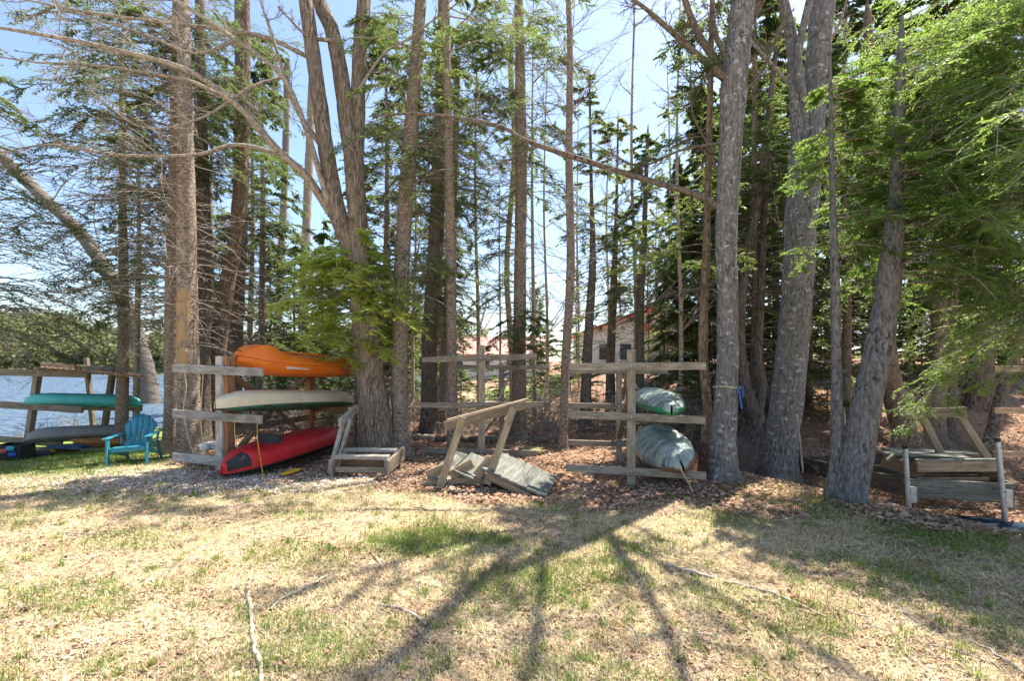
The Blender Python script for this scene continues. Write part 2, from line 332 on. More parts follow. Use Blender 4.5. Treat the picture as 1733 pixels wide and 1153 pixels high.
def blob(name, c, s, mat, root=None, sub=3, amp=.15, freq=3., seed=0, rot=0.):
    bm = bmesh.new(); bmesh.ops.create_icosphere(bm, subdivisions=sub, radius=1.); r = random.Random(seed); ph = [r.random() * 6 for _ in range(6)]
    for v in bm.verts:
        x, y, z = v.co; k = 1 + amp * (math.sin(x * freq + ph[0]) * math.cos(y * freq * 1.3 + ph[1]) + .6 * math.sin(z * freq * 1.7 + x * 2 + ph[2]) + .3 * math.sin(y * freq * 3 + ph[3]) * math.sin(x * freq * 2.6 + ph[4]))
        v.co = Vector((x * k * s[0], y * k * s[1], z * k * s[2]))
    bmesh.ops.rotate(bm, matrix=Matrix.Rotation(rot, 3, 'Z'), verts=bm.verts)
    me = bpy.data.meshes.new(name); bm.to_mesh(me); bm.free(); me.materials.append(M[mat])
    for p in me.polygons: p.use_smooth = True
    o = bpy.data.objects.new(name, me); o.location = [float(v) for v in (np.array(c) - (np.array(root.location) if root else 0))]
    return link(o, root)

# ------------------------------------------------------------------ ground
def axis(n, A, k, c): u = np.linspace(-1, 1, n); return c + A * np.sinh(k * u) / np.sinh(k)
gx = axis(560, 500, 6.6, 0.); gy = axis(620, 500, 6.8, 5.)
GX, GY = np.meshgrid(gx, gy); GZ = ground(GX, GY)
V = np.stack([GX, GY, GZ], -1).reshape(-1, 3); w_ = len(gx)
i, j = np.meshgrid(np.arange(len(gy) - 1), np.arange(w_ - 1), indexing='ij'); b = (i * w_ + j).ravel()
me = quadmesh('ground', V, np.stack([b, b + 1, b + w_ + 1, b + w_], -1), None, True)
def wob(x, y): return np.sin(x * 1.7 + y * .9) * .3 + np.sin(x * 3.9 - y * 2.3) * .18 + np.sin(y * 5.3 + x * 1.1) * .12
def duff_mask(x, y):
    e = np.interp(x, [-9, -6.5, -5.2, -3.6, -2.0, -1.0, 0, 1.2, 2.6, 3.6, 4.6, 8], [12, 9.5, 7.7, 6.8, 6.3, 6.0, 5.9, 5.4, 5.0, 5.5, 4.5, 3.2]) + wob(x, y)
    d = S(y, e - .35, e + .35)
    gp = S((x + .0) ** 2 / 9 + (y - 24) ** 2 / 50, 1., .5) * .9 + S((x - 20) ** 2 / 120 + (y - 33) ** 2 / 20, 1., .5) * .8
    return np.clip(d - gp, 0, 1) * (1 - S(x, -6.2, -8.2) * (1 - S(y, 15, 20)))
def green_mask(x, y):
    g = np.zeros_like(x)
    for cx_, cy_, rx, ry, a in [(-.75, 4.25, .55, .3, 1.), (-.15, 4.3, .25, .2, .8), (3.3, 5.9, .9, .8, 1.), (4.1, 4.6, .7, .6, .45), (-7.5, 8.2, 1.8, 1.4, .8), (.45, 3.6, .5, .4, .35), (3.0, 3.3, .6, .3, .2), (-9, 11, 5, 3, .8), (-11, 13, 5, 3, .8)]:
        g = np.maximum(g, a * np.exp(-(((x - cx_) / rx) ** 2 + ((y - cy_) / ry) ** 2)))
    g = g + .22 * (np.sin(x * 2.9 + y * 4.1) * np.sin(y * 2.2 - x * 1.3) > .35)
    g = np.maximum(g, S((x - 1.) ** 2 / 9 + (y - 24) ** 2 / 50, 1., .4)); return np.clip(np.maximum(g, S((x - 20) ** 2 / 120 + (y - 33) ** 2 / 20, 1., .5)), 0, 1)
for nm, fn in (('duff', duff_mask), ('green', green_mask)):
    at = me.attributes.new(nm, 'FLOAT', 'POINT'); at.data.foreach_set('value', fn(V[:, 0], V[:, 1]).astype(np.float32))
m, nt, out = newmat('ground_cover'); v = coords(nt)
def att(n): a = nt.nodes.new('ShaderNodeAttribute'); a.attribute_name = n; return a.outputs['Fac']
n1 = noise(nt, v, 1.1, 6, .6); n2 = noise(nt, v, 9, 8, .7); n3 = noise(nt, v, 55, 5, .7)
straw = ramp(nt, n3, [(.3, (.26, .18, .11)), (.5, (.52, .40, .25)), (.68, (.72, .60, .42))])
straw = mix(nt, ramp(nt, n2, [(.42, 0.), (.6, .55)]), straw, (.33, .21, .14))
straw = mix(nt, ramp(nt, n1, [(.45, 0.), (.62, .5)]), straw, (.25, .27, .07))
grn = ramp(nt, n3, [(.3, (.10, .13, .03)), (.65, (.25, .33, .07))])
duf = ramp(nt, n3, [(.3, (.11, .06, .04)), (.5, (.29, .165, .105)), (.7, (.52, .35, .24))])
duf = mix(nt, ramp(nt, n2, [(.45, 0.), (.62, .6)]), duf, (.30, .2, .14))
md = N(nt, 'ShaderNodeMath', _operation='MULTIPLY_ADD'); L(nt, n2, md.inputs[0]); md.inputs[1].default_value = .9; L(nt, att('green'), md.inputs[2])
col = mix(nt, ramp(nt, md.outputs[0], [(.72, 0.), (1.05, 1.)]), straw, grn)
md = N(nt, 'ShaderNodeMath', _operation='MULTIPLY_ADD'); L(nt, n2, md.inputs[0]); md.inputs[1].default_value = .6; L(nt, att('duff'), md.inputs[2])
fd = ramp(nt, md.outputs[0], [(.62, 0.), (.92, 1.)]); col = mix(nt, fd, col, duf)
bsdf(nt, out, col, .95, n3, .8, .02, .1); me.materials.append(m)
o = link(bpy.data.objects.new('ground', me)); tag(o, kind='structure')

# lake
m, nt, out = newmat('lake_water'); v = coords(nt, (1, 2.2, 1)); n1 = noise(nt, v, 2.6, 5, .65); n2 = noise(nt, v, .35, 3)
wc = mix(nt, ramp(nt, n1, [(.42, 0.), (.6, 1.)]), (.03, .055, .09), (.13, .18, .23)); df = N(nt, 'ShaderNodeBsdfDiffuse'); L(nt, wc, df.inputs[0]); gl = N(nt, 'ShaderNodeBsdfGlossy', Roughness=.18); bp = N(nt, 'ShaderNodeBump', Strength=.8, Distance=.15); L(nt, n1, bp.inputs['Height']); L(nt, bp.outputs[0], gl.inputs['Normal']); gl.inputs[0].default_value = (.8, .85, .92, 1)
ms = N(nt, 'ShaderNodeMixShader', Fac=.2); L(nt, df.outputs[0], ms.inputs[1]); L(nt, gl.outputs[0], ms.inputs[2]); L(nt, ms.outputs[0], out.inputs[0])
a = 260.; V = [(-420, -50, -.95), (-4, -50, -.95), (-4, 480, -.95), (-420, 480, -.95)]
o = part('water', V, [[0, 1, 2, 3]], m, None, False); tag(o, kind='structure')
# far shore hills
hx = np.linspace(-420, -10, 90); rows = []
for k, (dy, hh) in enumerate([(0, 0), (8, .25), (22, .6), (50, .9), (90, 1.)]):
    y = 175 + dy + 25 * np.sin(hx * .013) + np.abs(hx + 100) * -.1; z = -1 + hh * (17 + 9 * np.sin(hx * .021 + 1) + 3 * np.sin(hx * .09) + 1.6 * np.sin(hx * .4)); rows.append(np.stack([hx, y, z], -1))
V = np.vstack(rows); n_ = len(hx); i, j = np.meshgrid(np.arange(4), np.arange(n_ - 1), indexing='ij'); b = (i * n_ + j).ravel()
m, nt, out = newmat('wooded_hills'); v = coords(nt, (1, 1, 1.3)); n1 = noise(nt, v, .35, 7, .7); n2 = noise(nt, v, .06, 3)
col = mix(nt, ramp(nt, n2, [(.4, 0.), (.6, 1.)]), ramp(nt, n1, [(.35, (.05, .09, .03)), (.6, (.2, .24, .09))]), ramp(nt, n1, [(.35, (.12, .1, .07)), (.6, (.3, .26, .18))]))
bsdf(nt, out, col, 1., n1, 1., 2., .0); o = part('hills', V, np.stack([b, b + 1, b + n_ + 1, b + n_], -1), m, None); tag(o, kind='structure')

n = 900; hx_ = rng.uniform(-420, -20, n); t_ = rng.random(n) * 3.6; hy_ = np.zeros(n); hz_ = np.zeros(n); RW = [r_ for r_ in rows]
for q_ in range(n):
    k = int(t_[q_]); f_ = t_[q_] - k; a0 = [np.interp(hx_[q_], RW[k][:, 0], RW[k][:, c_]) for c_ in (1, 2)]; a1 = [np.interp(hx_[q_], RW[k + 1][:, 0], RW[k + 1][:, c_]) for c_ in (1, 2)]; hy_[q_] = a0[0] + (a1[0] - a0[0]) * f_; hz_[q_] = a0[1] + (a1[1] - a0[1]) * f_
m_ = 110; hh_ = rng.uniform(5, 11, n)[:, None, None]; dv = rng.normal(0, 1, (n, m_, 3)); dv = unit(dv) * rng.random((n, m_, 1)) ** .4; pv = np.stack([hx_, hy_, hz_], -1)[:, None] + dv * [2.6, 2.6, .5] * np.concatenate([np.ones((n, 1, 2)), hh_], -1) + np.array([0, 0, 1.]) * hh_ * .55
VV, QQ = leaves(pv.reshape(-1, 3), rng.normal(0, 1, (n * m_, 3)), rng.normal(0, 1, (n * m_, 3)), 1.5, .9); M['far'] = leafmat('far_foliage', (.06, .075, .03), (.19, .2, .09), (.3, .32, .12), 1.3)
M['far'].node_tree.nodes['Noise Texture'].inputs['Scale'].default_value = .12; M['far'].node_tree.nodes['Noise Texture.001'].inputs['Scale'].default_value = .8
o = part('far_wood', VV, QQ, M['far'], None, False); tag(o, kind='stuff')

# ------------------------------------------------------------------ trees near the racks (bark, trunk points in photo columns, own distance)
def hero(name, label, base, pts, mat, top=11., taper=.45, dD=0., extra=None, cat='tree', group=None, flare=1.45, D=None, lower=.0):
    """base (px,py) on the ground; pts rows (px,py,width px) read off the trunk, all at the base distance"""
    g = G(*base)
    if D: g = np.array([X(base[0], D), D, gz(X(base[0], D), D)])
    D0 = g[1]; rows = [[g[0], D0, g[2] - .12, pts[0][2] / F * D0 / 2]]
    for k, (px, py, w) in enumerate(pts):
        Dk = D0 + dD * (HY + 100 - py) / 700.; rows.append([X(px, Dk), Dk, Z(py, Dk), w * .9 / F * Dk / 2])
    rows = [r for i_, r in enumerate(rows) if i_ == 0 or r[2] > g[2] + .1]
    a, b = np.array(rows[-2]), np.array(rows[-1])
    if top > b[2] + .5:
        d = (b - a) / (b[2] - a[2]); d[:2] *= .6; n_ = b + d * (top - b[2]); n_[3] = b[3] * taper; rows += [list((b + n_) / 2), list(n_), list(n_ + d * .3 * np.array([1, 1, 1, 0]) - [0, 0, 0, n_[3] * .85])]
    root = thing(name, label, cat, g, group); acc = Acc(); trunk(acc, rows, flare=flare, sides=16 if rows[0][3] > .1 else 10)
    rr_ = np.array(rows); n_ = 26; z = rng.uniform(g[2] + .8, min(rr_[-1, 2], 8.), n_); st = axis_at(rr_, z); rad = np.interp(z, rr_[:, 2], rr_[:, 3]); a_ = rng.random(n_) * 6.283; dr = np.stack([np.cos(a_), np.sin(a_), rng.uniform(-.1, .4, n_)], -1)
    Pp = st[:, None] + dr[:, None] * (rad[:, None] * .7 + np.linspace(0, 1, 3)[None] * (rad * .4 + rng.uniform(.03, .11, n_))[:, None])[..., None]; acc.add(*tubes(Pp, np.array([[.024, .013, .006]]) * rng.uniform(.6, 1.3, (n_, 1)), 5, .1))
    acc.obj('trunk', M[mat], root); return root, np.array(rows)
def crown(root, rows, specs, leaf='leaf_mid', twig='twig', dd=()):
    wa, la = Acc(), Acc()
    for s in specs: boughs(wa, la, rows, **s)
    for s in dd: dead(wa, rows, **s)
    wa.obj('branches', M[twig], root); la.obj('foliage', M[leaf], root, False)
def B(z0, z1, n, len0, len1, az=(0, 360), **k): return dict(z0=z0, z1=z1, n=n, len0=len0, len1=len1, az=az, **k)
def DD(z0, z1, n, len0, **k): return dict(z0=z0, z1=z1, n=n, len0=len0, **k)

# leaning tree by the lake
r, q = hero('leaning_tree', 'dark mossy trunk leaning far left over the shore behind the teal chair', (258, 722), [(258, 700, 33), (240, 600, 28), (205, 500, 25), (140, 400, 22), (85, 345, 20), (0, 262, 18), (-90, 170, 15)], 'fir_dark', top=0)
a = Acc(); D0 = q[0, 1]
for pl in ([(140, 400), (90, 420), (30, 370), (-20, 350)], [(205, 505), (150, 450), (60, 430), (-10, 420)], [(85, 345), (120, 300), (190, 270), (260, 240)], [(170, 430), (160, 350), (200, 260), (230, 160)], [(60, 320), (40, 250), (0, 180)]):
    a = Acc(); limb_tree(a, np.array([P3(x_, y_, D0 + rng.uniform(-.3, .3) * k) for k, (x_, y_) in enumerate(pl)]), .045, .012, ((9, .5, .006), (6, .5, .003))); a.obj('limb', M['twig'], r)
# pair of firs left of the rack
r, q = hero('fir_tree', 'grey fir trunk just left of the peeling trunk, behind the teal chair', (291, 768), [(291, 700, 27), (293, 500, 25), (296, 300, 21), (298, 150, 18), (300, 0, 15)], 'fir', top=8.2)
crown(r, q, [B(4.4, 8.6, 50, 2.7, 1.9, (125, 250)), B(5.5, 8.5, 14, 1.6, 1.2, (0, 120)), B(2.4, 4.4, 12, 1.6, 2.2, (150, 230), leafs=18)], 'leaf_dark', dd=[DD(2.2, 8, 73, 1.7, az=(110, 300)), DD(2.2, 7, 19, .9)])
r, q = hero('fir_tree', 'thick peeling fir trunk with bare orange wood behind the left arms of the kayak rack', (320, 770), [(320, 700, 39), (317, 500, 33), (314, 300, 30), (312, 150, 25), (310, 0, 21)], 'peel', top=8.2)
crown(r, q, [B(6.6, 8.8, 8, 1.5, 1.1, (90, 250))], 'leaf_dark', dd=[DD(1.9, 8, 96, 1.3), DD(3., 8, 38, 2.4, az=(140, 240), m=9)])
r, q = hero('spruce_tree', 'dark spruce trunk half hidden behind the peeling trunk', (343, 752), [(343, 650, 26), (345, 400, 24), (340, 200, 20), (338, 0, 16)], 'fir_dark', top=8.2)
crown(r, q, [B(5, 9, 12, 1.4, 1.2, (60, 200))], 'leaf_dark', dd=[DD(2, 8, 64, 1.2)])
r, q = hero('spruce_tree', 'brown trunk slanting right behind the left end of the orange kayak', (352, 748), [(355, 700, 30), (368, 590, 29), (385, 480, 27), (402, 380, 25), (412, 200, 22), (415, 0, 17)], 'brown', top=8.8)
crown(r, q, [B(5.2, 9.6, 26, 1.5, 1.3, (0, 360), leafs=14)], 'leaf_dark', 'twig_dark', dd=[DD(2, 6, 57, 1.2)])
r, q = hero('spruce_tree', 'straight dark spruce trunk rising behind the bow of the orange kayak', (392, 735), [(394, 650, 30), (400, 500, 29), (408, 300, 26), (408, 100, 22), (406, 0, 19)], 'fir_dark', top=8.8)
crown(r, q, [B(5.4, 10, 36, 1.6, 1.5, (0, 360), leafs=14)], 'leaf_dark', 'twig_dark', dd=[DD(2, 6, 64, 1.3)])
r, q = hero('spruce_tree', 'thin dark spruce trunk behind the middle of the orange kayak', (465, 700), [(467, 650, 14), (472, 500, 13), (482, 300, 12), (486, 100, 10)], 'fir_dark', top=8.8)
crown(r, q, [B(6, 11, 14, 1.3, 1.)], 'leaf_dark', 'twig_dark', dd=[DD(1.8, 8, 112, 1.4)])
r, q = hero('spruce_tree', 'slim grey trunk between the dark spruce and the forked cedar', (512, 695), [(512, 600, 17), (516, 450, 16), (522, 300, 15), (530, 100, 13)], 'fir', top=8.8)
crown(r, q, [B(6, 11, 14, 1.3, 1.)], 'leaf_mid', dd=[DD(2, 9, 80, 1.4)])
# big forked cedar
r, q = hero('cedar_tree', 'massive forked cedar with shaggy bark right behind the small wooden steps', (637, 776), [(637, 740, 60), (633, 690, 55), (625, 620, 50), (615, 520, 48), (606, 420, 42), (605, 359, 36), (600, 300, 34)], 'cedar', top=0, flare=1.25)
D0 = q[0, 1]; a = Acc()
def stem(a, pl, dD=0., D0=D0, jit=.04, mat='cedar'):
    a = Acc(); rows = [[X(x_, D0 + dD * i_), D0 + dD * i_, Z(y_, D0 + dD * i_), w * .9 / F * D0 / 2] for i_, (x_, y_, w) in enumerate(pl)]; trunk(a, rows, 12, jit, .2, 0); a.obj('fork', M[mat], r); return np.array(rows)
stem(a, [(612, 480, 36), (590, 410, 34), (572, 364, 32), (553, 260, 28), (533, 114, 26), (517, 0, 24), (505, -90, 18), (500, -150, 8)], -.05)
stem(a, [(602, 330, 30), (590, 224, 30), (566, 68, 28), (540, 0, 26), (520, -90, 20), (505, -150, 8)], .05)
stem(a, [(603, 340, 30), (605, 250, 28), (608, 104, 26), (616, 0, 24), (622, -90, 18), (630, -150, 8)], .1)
a = Acc()
for pl, r0, dd_ in (([(560, 362), (520, 300), (478, 262), (440, 220), (400, 177), (320, 120), (200, 85), (80, 60), (-40, 40)], .075, -.22),
                ([(574, 360), (556, 343), (520, 224), (478, 130), (400, 68), (330, 20), (260, -20)], .06, -.2),
                ([(478, 262), (400, 245), (330, 262), (200, 262), (90, 245), (0, 258)], .04, -.25),
                ([(553, 260), (500, 180), (470, 90), (440, 0)], .05, -.2), ([(400, 177), (330, 140), (260, 125), (160, 110), (60, 105), (-30, 90)], .035, -.3),
                ([(530, 100), (440, 60), (300, 40), (150, 20), (0, -10)], .04, -.35), ([(400, 68), (330, 90), (250, 60), (120, 20), (20, 30)], .03, -.3),
                ([(478, 130), (420, 150), (340, 200), (240, 215), (150, 150)], .03, -.3), ([(566, 68), (520, 60), (470, 10)], .04, -.3), ([(608, 150), (650, 90), (700, 60), (760, 10)], .03, -.1)):
    a = Acc(); limb_tree(a, np.array([P3(x_, y_, D0 + dd_ * k) for k, (x_, y_) in enumerate(pl)]), r0, r0 * .25, ((12, .28, .0085), (8, .5, .004), (5, .6, .002))); a.obj('limb', M['twig'], r)
# bright fir in front of the cedar
g = G(610, 764); rows = np.array([[g[0], g[1] - .35, g[2] - .1, .035], [g[0] + .05, g[1] - .4, 1.6, .03], [g[0], g[1] - .4, 3.3, .02], [g[0] + .05, g[1] - .4, 4.1, .008]])
r = thing('young_fir_tree', 'young fir with bright yellow green boughs in front of the forked cedar', 'fir tree', (rows[0, 0], rows[0, 1], g[2]))
a = Acc(); trunk(a, rows, 8, .02, .2, 1.2); a.obj('trunk', M['fir_dark'], r)
crown(r, rows, [B(1.7, 3.9, 110, 1.05, .6, (0, 360), elev=(-.2, .6), leafs=24, l=.05, w=.0105, side=18, sub=2, start=.1), B(2.6, 3.6, 34, 1.5, 1.0, (130, 235), sub=2, leafs=24, l=.05, w=.0105, side=16), B(2.3, 3.5, 26, 1.5, 1.2, (-70, 40), sub=2, leafs=24, l=.05, w=.0105, side=16)], 'leaf_bright')
r, q = hero('fir_tree', 'grey fir trunk touching the right side of the forked cedar', (680, 772), [(677, 700, 33), (676, 600, 31), (683, 400, 28), (697, 200, 26), (712, 0, 21)], 'fir', top=11, dD=.6)
crown(r, q, [B(5.4, 9, 44, 1.7, 1.4), B(3.0, 5.4, 16, 1.5, 1.5, (-90, 60), leafs=18)], 'leaf_mid', dd=[DD(2.6, 7, 64, 1.2)])
r, q = hero('cedar_tree', 'dark shaggy cedar trunk behind the left end of the middle rack arms', (728, 735), [(727, 690, 32), (728, 560, 29), (738, 400, 28), (746, 200, 24), (750, 0, 20)], 'cedar2', top=9.5, flare=1.3)
crown(r, q, [B(4.8, 9.5, 46, 1.9, 1.7), B(2.4, 5, 22, 1.6, 1.6, leafs=18)], 'leaf_mid', dd=[DD(2.2, 7, 80, 1.5)])
r, q = hero('fir_tree', 'thin grey trunk just right of the dark cedar at the middle rack', (748, 728), [(750, 670, 17), (757, 500, 15), (768, 300, 13), (775, 100, 11)], 'fir', top=8.8)
crown(r, q, [B(6., 11, 22, 1.6, 1.3), B(2.3, 5.6, 26, 1.4, 1.4, leafs=18)], 'leaf_mid', dd=[DD(2, 8, 96, 1.5)])
r, q = hero('fir_tree', 'tall straight grey fir behind the right half of the middle rack', (880, 738), [(878, 690, 27), (880, 500, 24), (882, 300, 22), (880, 100, 18), (878, 0, 16)], 'fir', top=9.5)
crown(r, q, [B(5.0, 10, 60, 1.8, 1.6), B(1.9, 2.7, 14, 1., .9, (170, 340), leafs=24), B(3, 5, 14, 1.4, 1.4, (90, 250), leafs=16)], 'leaf_mid', dd=[DD(2, 8, 80, 1.4)])
r, q = hero('birch_tree', 'thin pale orange birch leaning beside the tall straight fir', (868, 722), [(866, 600, 12), (858, 450, 11), (871, 250, 11), (864, 100, 10), (876, 0, 9)], 'birch', top=9.5, flare=1.1)
a = Acc(); dead(a, q, 4, 9, 14, 1.5, elev=(.3, 1.1), m=7); a.obj('branches', M['twig'], r)
r, q = hero('birch_tree', 'slender pale birch trunk in front of the left end of the right rack', (951, 762), [(953, 740, 17), (958, 600, 17), (966, 450, 16), (963, 250, 14), (965, 100, 12), (962, 0, 10)], 'fir', top=9.5, flare=1.15)
a = Acc(); dead(a, q, 2.5, 9, 40, 1.5, elev=(.0, 1.0), m=8, droop=0.); dead(a, q, 5, 10, 20, 2.2, elev=(.6, 1.5), m=12, droop=.1); a.obj('branches', M['twig'], r)
r, q = hero('spruce_tree', 'dark slim trunk behind the left arms of the right rack', (989, 732), [(990, 700, 22), (994, 600, 18), (1002, 470, 14), (1003, 400, 10), (1001, 330, 7)], 'fir_dark', top=8.2)
crown(r, q, [B(4.2, 8.3, 30, 1.2, .5)], 'leaf_mid', 'twig_dark', dd=[DD(1.8, 5, 50, 1.2)])
r, q = hero('cedar_tree', 'light brown trunk standing before the white house wall', (1032, 700), [(1034, 600, 17), (1038, 500, 14), (1041, 420, 9), (1043, 360, 6)], 'cedar2', top=8.6)
crown(r, q, [B(3.2, 8.6, 44, 1.7, .5)], 'leaf_olive', dd=[DD(2, 5, 48, 1.2)])
r, q = hero('spruce_tree', 'dark trunk right behind the post of the right rack', (1082, 715), [(1083, 600, 16), (1084, 500, 14), (1090, 400, 11)], 'fir_dark', top=7.4)
crown(r, q, [B(2.6, 7.4, 56, 1.7, .4)], 'leaf_mid', dd=[DD(2, 4, 32, 1.2)])
r, q = hero('dead_tree', 'snapped brown trunk with a splintered stump against the grey maple', (1196, 790), [(1196, 745, 22), (1198, 700, 16), (1190, 600, 17), (1192, 500, 16), (1196, 400, 14)], 'brown', top=8, D=6.9)
crown(r, q, [B(3, 7.6, 26, 1.5, .9, (20, 240))], 'leaf_mid', 'twig_dark')
# maples
r, q = hero('maple_tree', 'grey maple trunk tied with a yellow cord and blue strap', (1221, 812), [(1222, 760, 49), (1230, 650, 42), (1231, 500, 38), (1229, 380, 38), (1236, 250, 40), (1243, 130, 44), (1258, 0, 40)], 'maple', top=8.8)
qm = q; D0 = q[0, 1]; a = Acc()
for pl, r0, dd_ in (([(1232, 362), (1180, 330), (1080, 300), (960, 262), (890, 238), (850, 215), (780, 200), (700, 192), (630, 196)], .05, .04), ([(1232, 135), (1200, 110), (1150, 65), (1100, 20), (1060, -10)], .06, -.1),
                ([(1240, 110), (1212, 60), (1205, 0), (1200, -60)], .045, .05), ([(1226, 240), (1150, 255), (1080, 280), (1000, 240)], .022, .1), ([(1225, 320), (1200, 250), (1170, 180), (1170, 60)], .02, .2), ([(1235, 180), (1290, 120), (1330, 20)], .03, -.1), ([(1230, 490), (1170, 490), (1120, 500)], .01, -.1)):
    a = Acc(); limb_tree(a, np.array([P3(x_, y_, D0 + dd_ * k) for k, (x_, y_) in enumerate(pl)]), r0, r0 * .3, ((15, .34, .008), (8, .55, .004), (5, .6, .002)), up=-.02); a.obj('limb', M['twig_dark'], r)
for pl, r0 in (([(3.25, 6.9, 6.2), (3.6, 6.5, 7.), (4.0, 5.9, 8.), (4.4, 5.1, 9.2)], .075), ([(3.25, 6.9, 6.9), (3.2, 6.7, 7.6), (3.5, 6.1, 8.6), (3.75, 5.2, 9.8)], .06), ([(3.3, 6.9, 8.4), (3.3, 6.6, 9.2), (3.4, 6.1, 10.6), (3.3, 5.6, 11.8)], .09),
               ([(3.25, 6.9, 7.6), (3.1, 7.3, 8.2), (3.3, 7., 9.5), (3.9, 6.0, 11.2)], .05), ([(3.2, 6.9, 5.8), (2.7, 6.9, 6.5), (2.2, 6.6, 7.4), (1.6, 6.0, 8.4)], .06), ([(3.3, 6.9, 7.), (3.9, 6.8, 7.6), (4.6, 6.2, 8.5), (5.3, 5.4, 9.2)], .06)):
    a = Acc(); limb_tree(a, np.array(pl), r0, r0 * .35, ((11, .5, .022), (6, .55, .009), (4, .5, .004))); a.obj('limb', M['twig_dark'], r)
r, q = hero('maple_tree', 'thick speckled maple trunk forking high, right of the one with the blue strap', (1316, 815), [(1318, 770, 60), (1328, 700, 56), (1340, 600, 56), (1350, 480, 52), (1357, 350, 54), (1368, 240, 52)], 'maple', top=0)
D0 = q[0, 1]; a = Acc()
stem(a, [(1362, 300, 44), (1375, 200, 44), (1385, 90, 42), (1392, 0, 40), (1400, -100, 34)], .03, D0, mat='maple'); stem(a, [(1358, 300, 24), (1347, 200, 22), (1343, 90, 20), (1325, 0, 18), (1300, -90, 14)], -.05, D0, mat='maple')
stem(a, [(1362, 260, 18), (1360, 180, 16), (1350, 100, 14), (1370, 0, 12)], -.12, D0, mat='maple')
for pl, r0, dd_ in (([(1385, 312), (1435, 260), (1480, 210), (1515, 150), (1560, 100), (1640, 10), (1690, -50)], .05, -.12), ([(1378, 200), (1430, 175), (1470, 150)], .03, -.2), ([(1343, 150), (1280, 80), (1220, 10)], .035, .1),
                ([(1385, 100), (1420, 40), (1440, -30)], .03, -.1), ([(1340, 400), (1320, 380), (1310, 330)], .012, -.3), ([(1380, 250), (1440, 240), (1500, 250)], .02, -.2)):
    a = Acc(); limb_tree(a, np.array([P3(x_, y_, D0 + dd_ * k) for k, (x_, y_) in enumerate(pl)]), r0, r0 * .4, ((7, .35, .008), (6, .5, .004))); a.obj('limb', M['twig'], r)
# forked dark tree between the maples
r, q = hero('forked_tree', 'crooked dark trunk forking low between the two maples', (1288, 752), [(1284, 720, 30), (1272, 690, 26), (1258, 640, 21), (1252, 560, 18), (1262, 450, 16), (1285, 330, 14)], 'cedar2', top=9)
a = Acc(); stem(a, [(1282, 700, 20), (1290, 650, 18), (1282, 600, 17), (1288, 500, 15), (1292, 380, 13), (1300, 250, 10)], .05, q[0, 1], mat='cedar2')
crown(r, q, [B(2.4, 8.6, 44, 1.5, 1.2)], 'leaf_mid', 'twig_dark', dd=[DD(.8, 3, 25, .9)])
# right hand group
r, q = hero('hemlock_tree', 'thin dark hemlock growing from the foot of the leaning grey hemlock', (1412, 838), [(1418, 780, 26), (1416, 650, 18), (1414, 500, 16), (1410, 380, 12)], 'hemlock', top=5.4, D=5.8)
crown(r, q, [B(3.0, 5.2, 34, 1.2, .7, (-70, 95), sub=1, leafs=22, l=.05, w=.014)], 'leaf_hem')
r, q = hero('hemlock_tree', 'smooth grey hemlock trunk leaning right beside the dock frame', (1440, 846), [(1446, 800, 52), (1463, 700, 48), (1484, 600, 43), (1502, 500, 39), (1512, 400, 36), (1516, 330, 24)], 'hemlock', top=5.6, D=5.68, flare=1.12)
crown(r, q, [B(2.5, 5.5, 70, 1.6, 1.0, (-95, 95), sub=2, leafs=19, l=.05, w=.0135, droop=-.35)], 'leaf_hem')
r, q = hero('hemlock_tree', 'brown trunk leaning left behind the dock steps', (1538, 762), [(1532, 740, 40), (1515, 680, 36), (1502, 620, 34), (1492, 500, 28)], 'brown', top=8.8)
crown(r, q, [B(3.0, 8.4, 36, 2., 1.4, (150, 330), leafs=20, l=.06)], 'leaf_mid', 'twig_dark')
r, q = hero('spruce_tree', 'pale barked straight trunk directly behind the upright steps rail', (1582, 745), [(1586, 680, 28), (1590, 600, 26), (1590, 450, 22)], 'fir', top=8.8)
crown(r, q, [B(3.0, 8.4, 36, 2., 1.4, (150, 330), leafs=20, l=.06)], 'leaf_mid', 'twig_dark', dd=[DD(.9, 2.6, 22, .8)])
r, q = hero('spruce_tree', 'darker twin trunk close to the right of the pale straight one', (1606, 748), [(1608, 680, 20), (1610, 600, 19), (1612, 450, 16)], 'fir_dark', top=8.8)
crown(r, q, [B(3, 8.4, 22, 1.8, 1.4, (150, 330), leafs=16, l=.06)], 'leaf_mid', 'twig_dark')
r, q = hero('spruce_tree', 'broad rough trunk on the slope left of the shelf boards', (1658, 690), [(1658, 650, 40), (1660, 600, 37), (1662, 480, 32)], 'cedar2', top=9.5, flare=1.3)
crown(r, q, [B(2.8, 8.6, 36, 2.2, 1.4, (150, 330), leafs=20, l=.07)], 'leaf_dark', 'twig_dark', dd=[DD(1, 2.6, 22, 1.)])
r, q = hero('spruce_tree', 'slanting dark trunk rising through the shelf boards at the right edge', (1672, 765), [(1682, 720, 20), (1700, 650, 18), (1722, 590, 18), (1735, 520, 16)], 'fir_dark', top=9)
crown(r, q, [B(2.6, 8, 30, 1.5, 1.1, leafs=12)], 'leaf_mid', 'twig_dark')
r, q = hero('spruce_tree', 'dark slope trunk behind the pair of maples', (1365, 690), [(1366, 640, 18), (1368, 500, 16), (1375, 350, 13)], 'fir_dark', top=8.8)
crown(r, q, [B(2.4, 10, 60, 2., 1.2, leafs=12, l=.07)], 'leaf_mid', 'twig_dark')
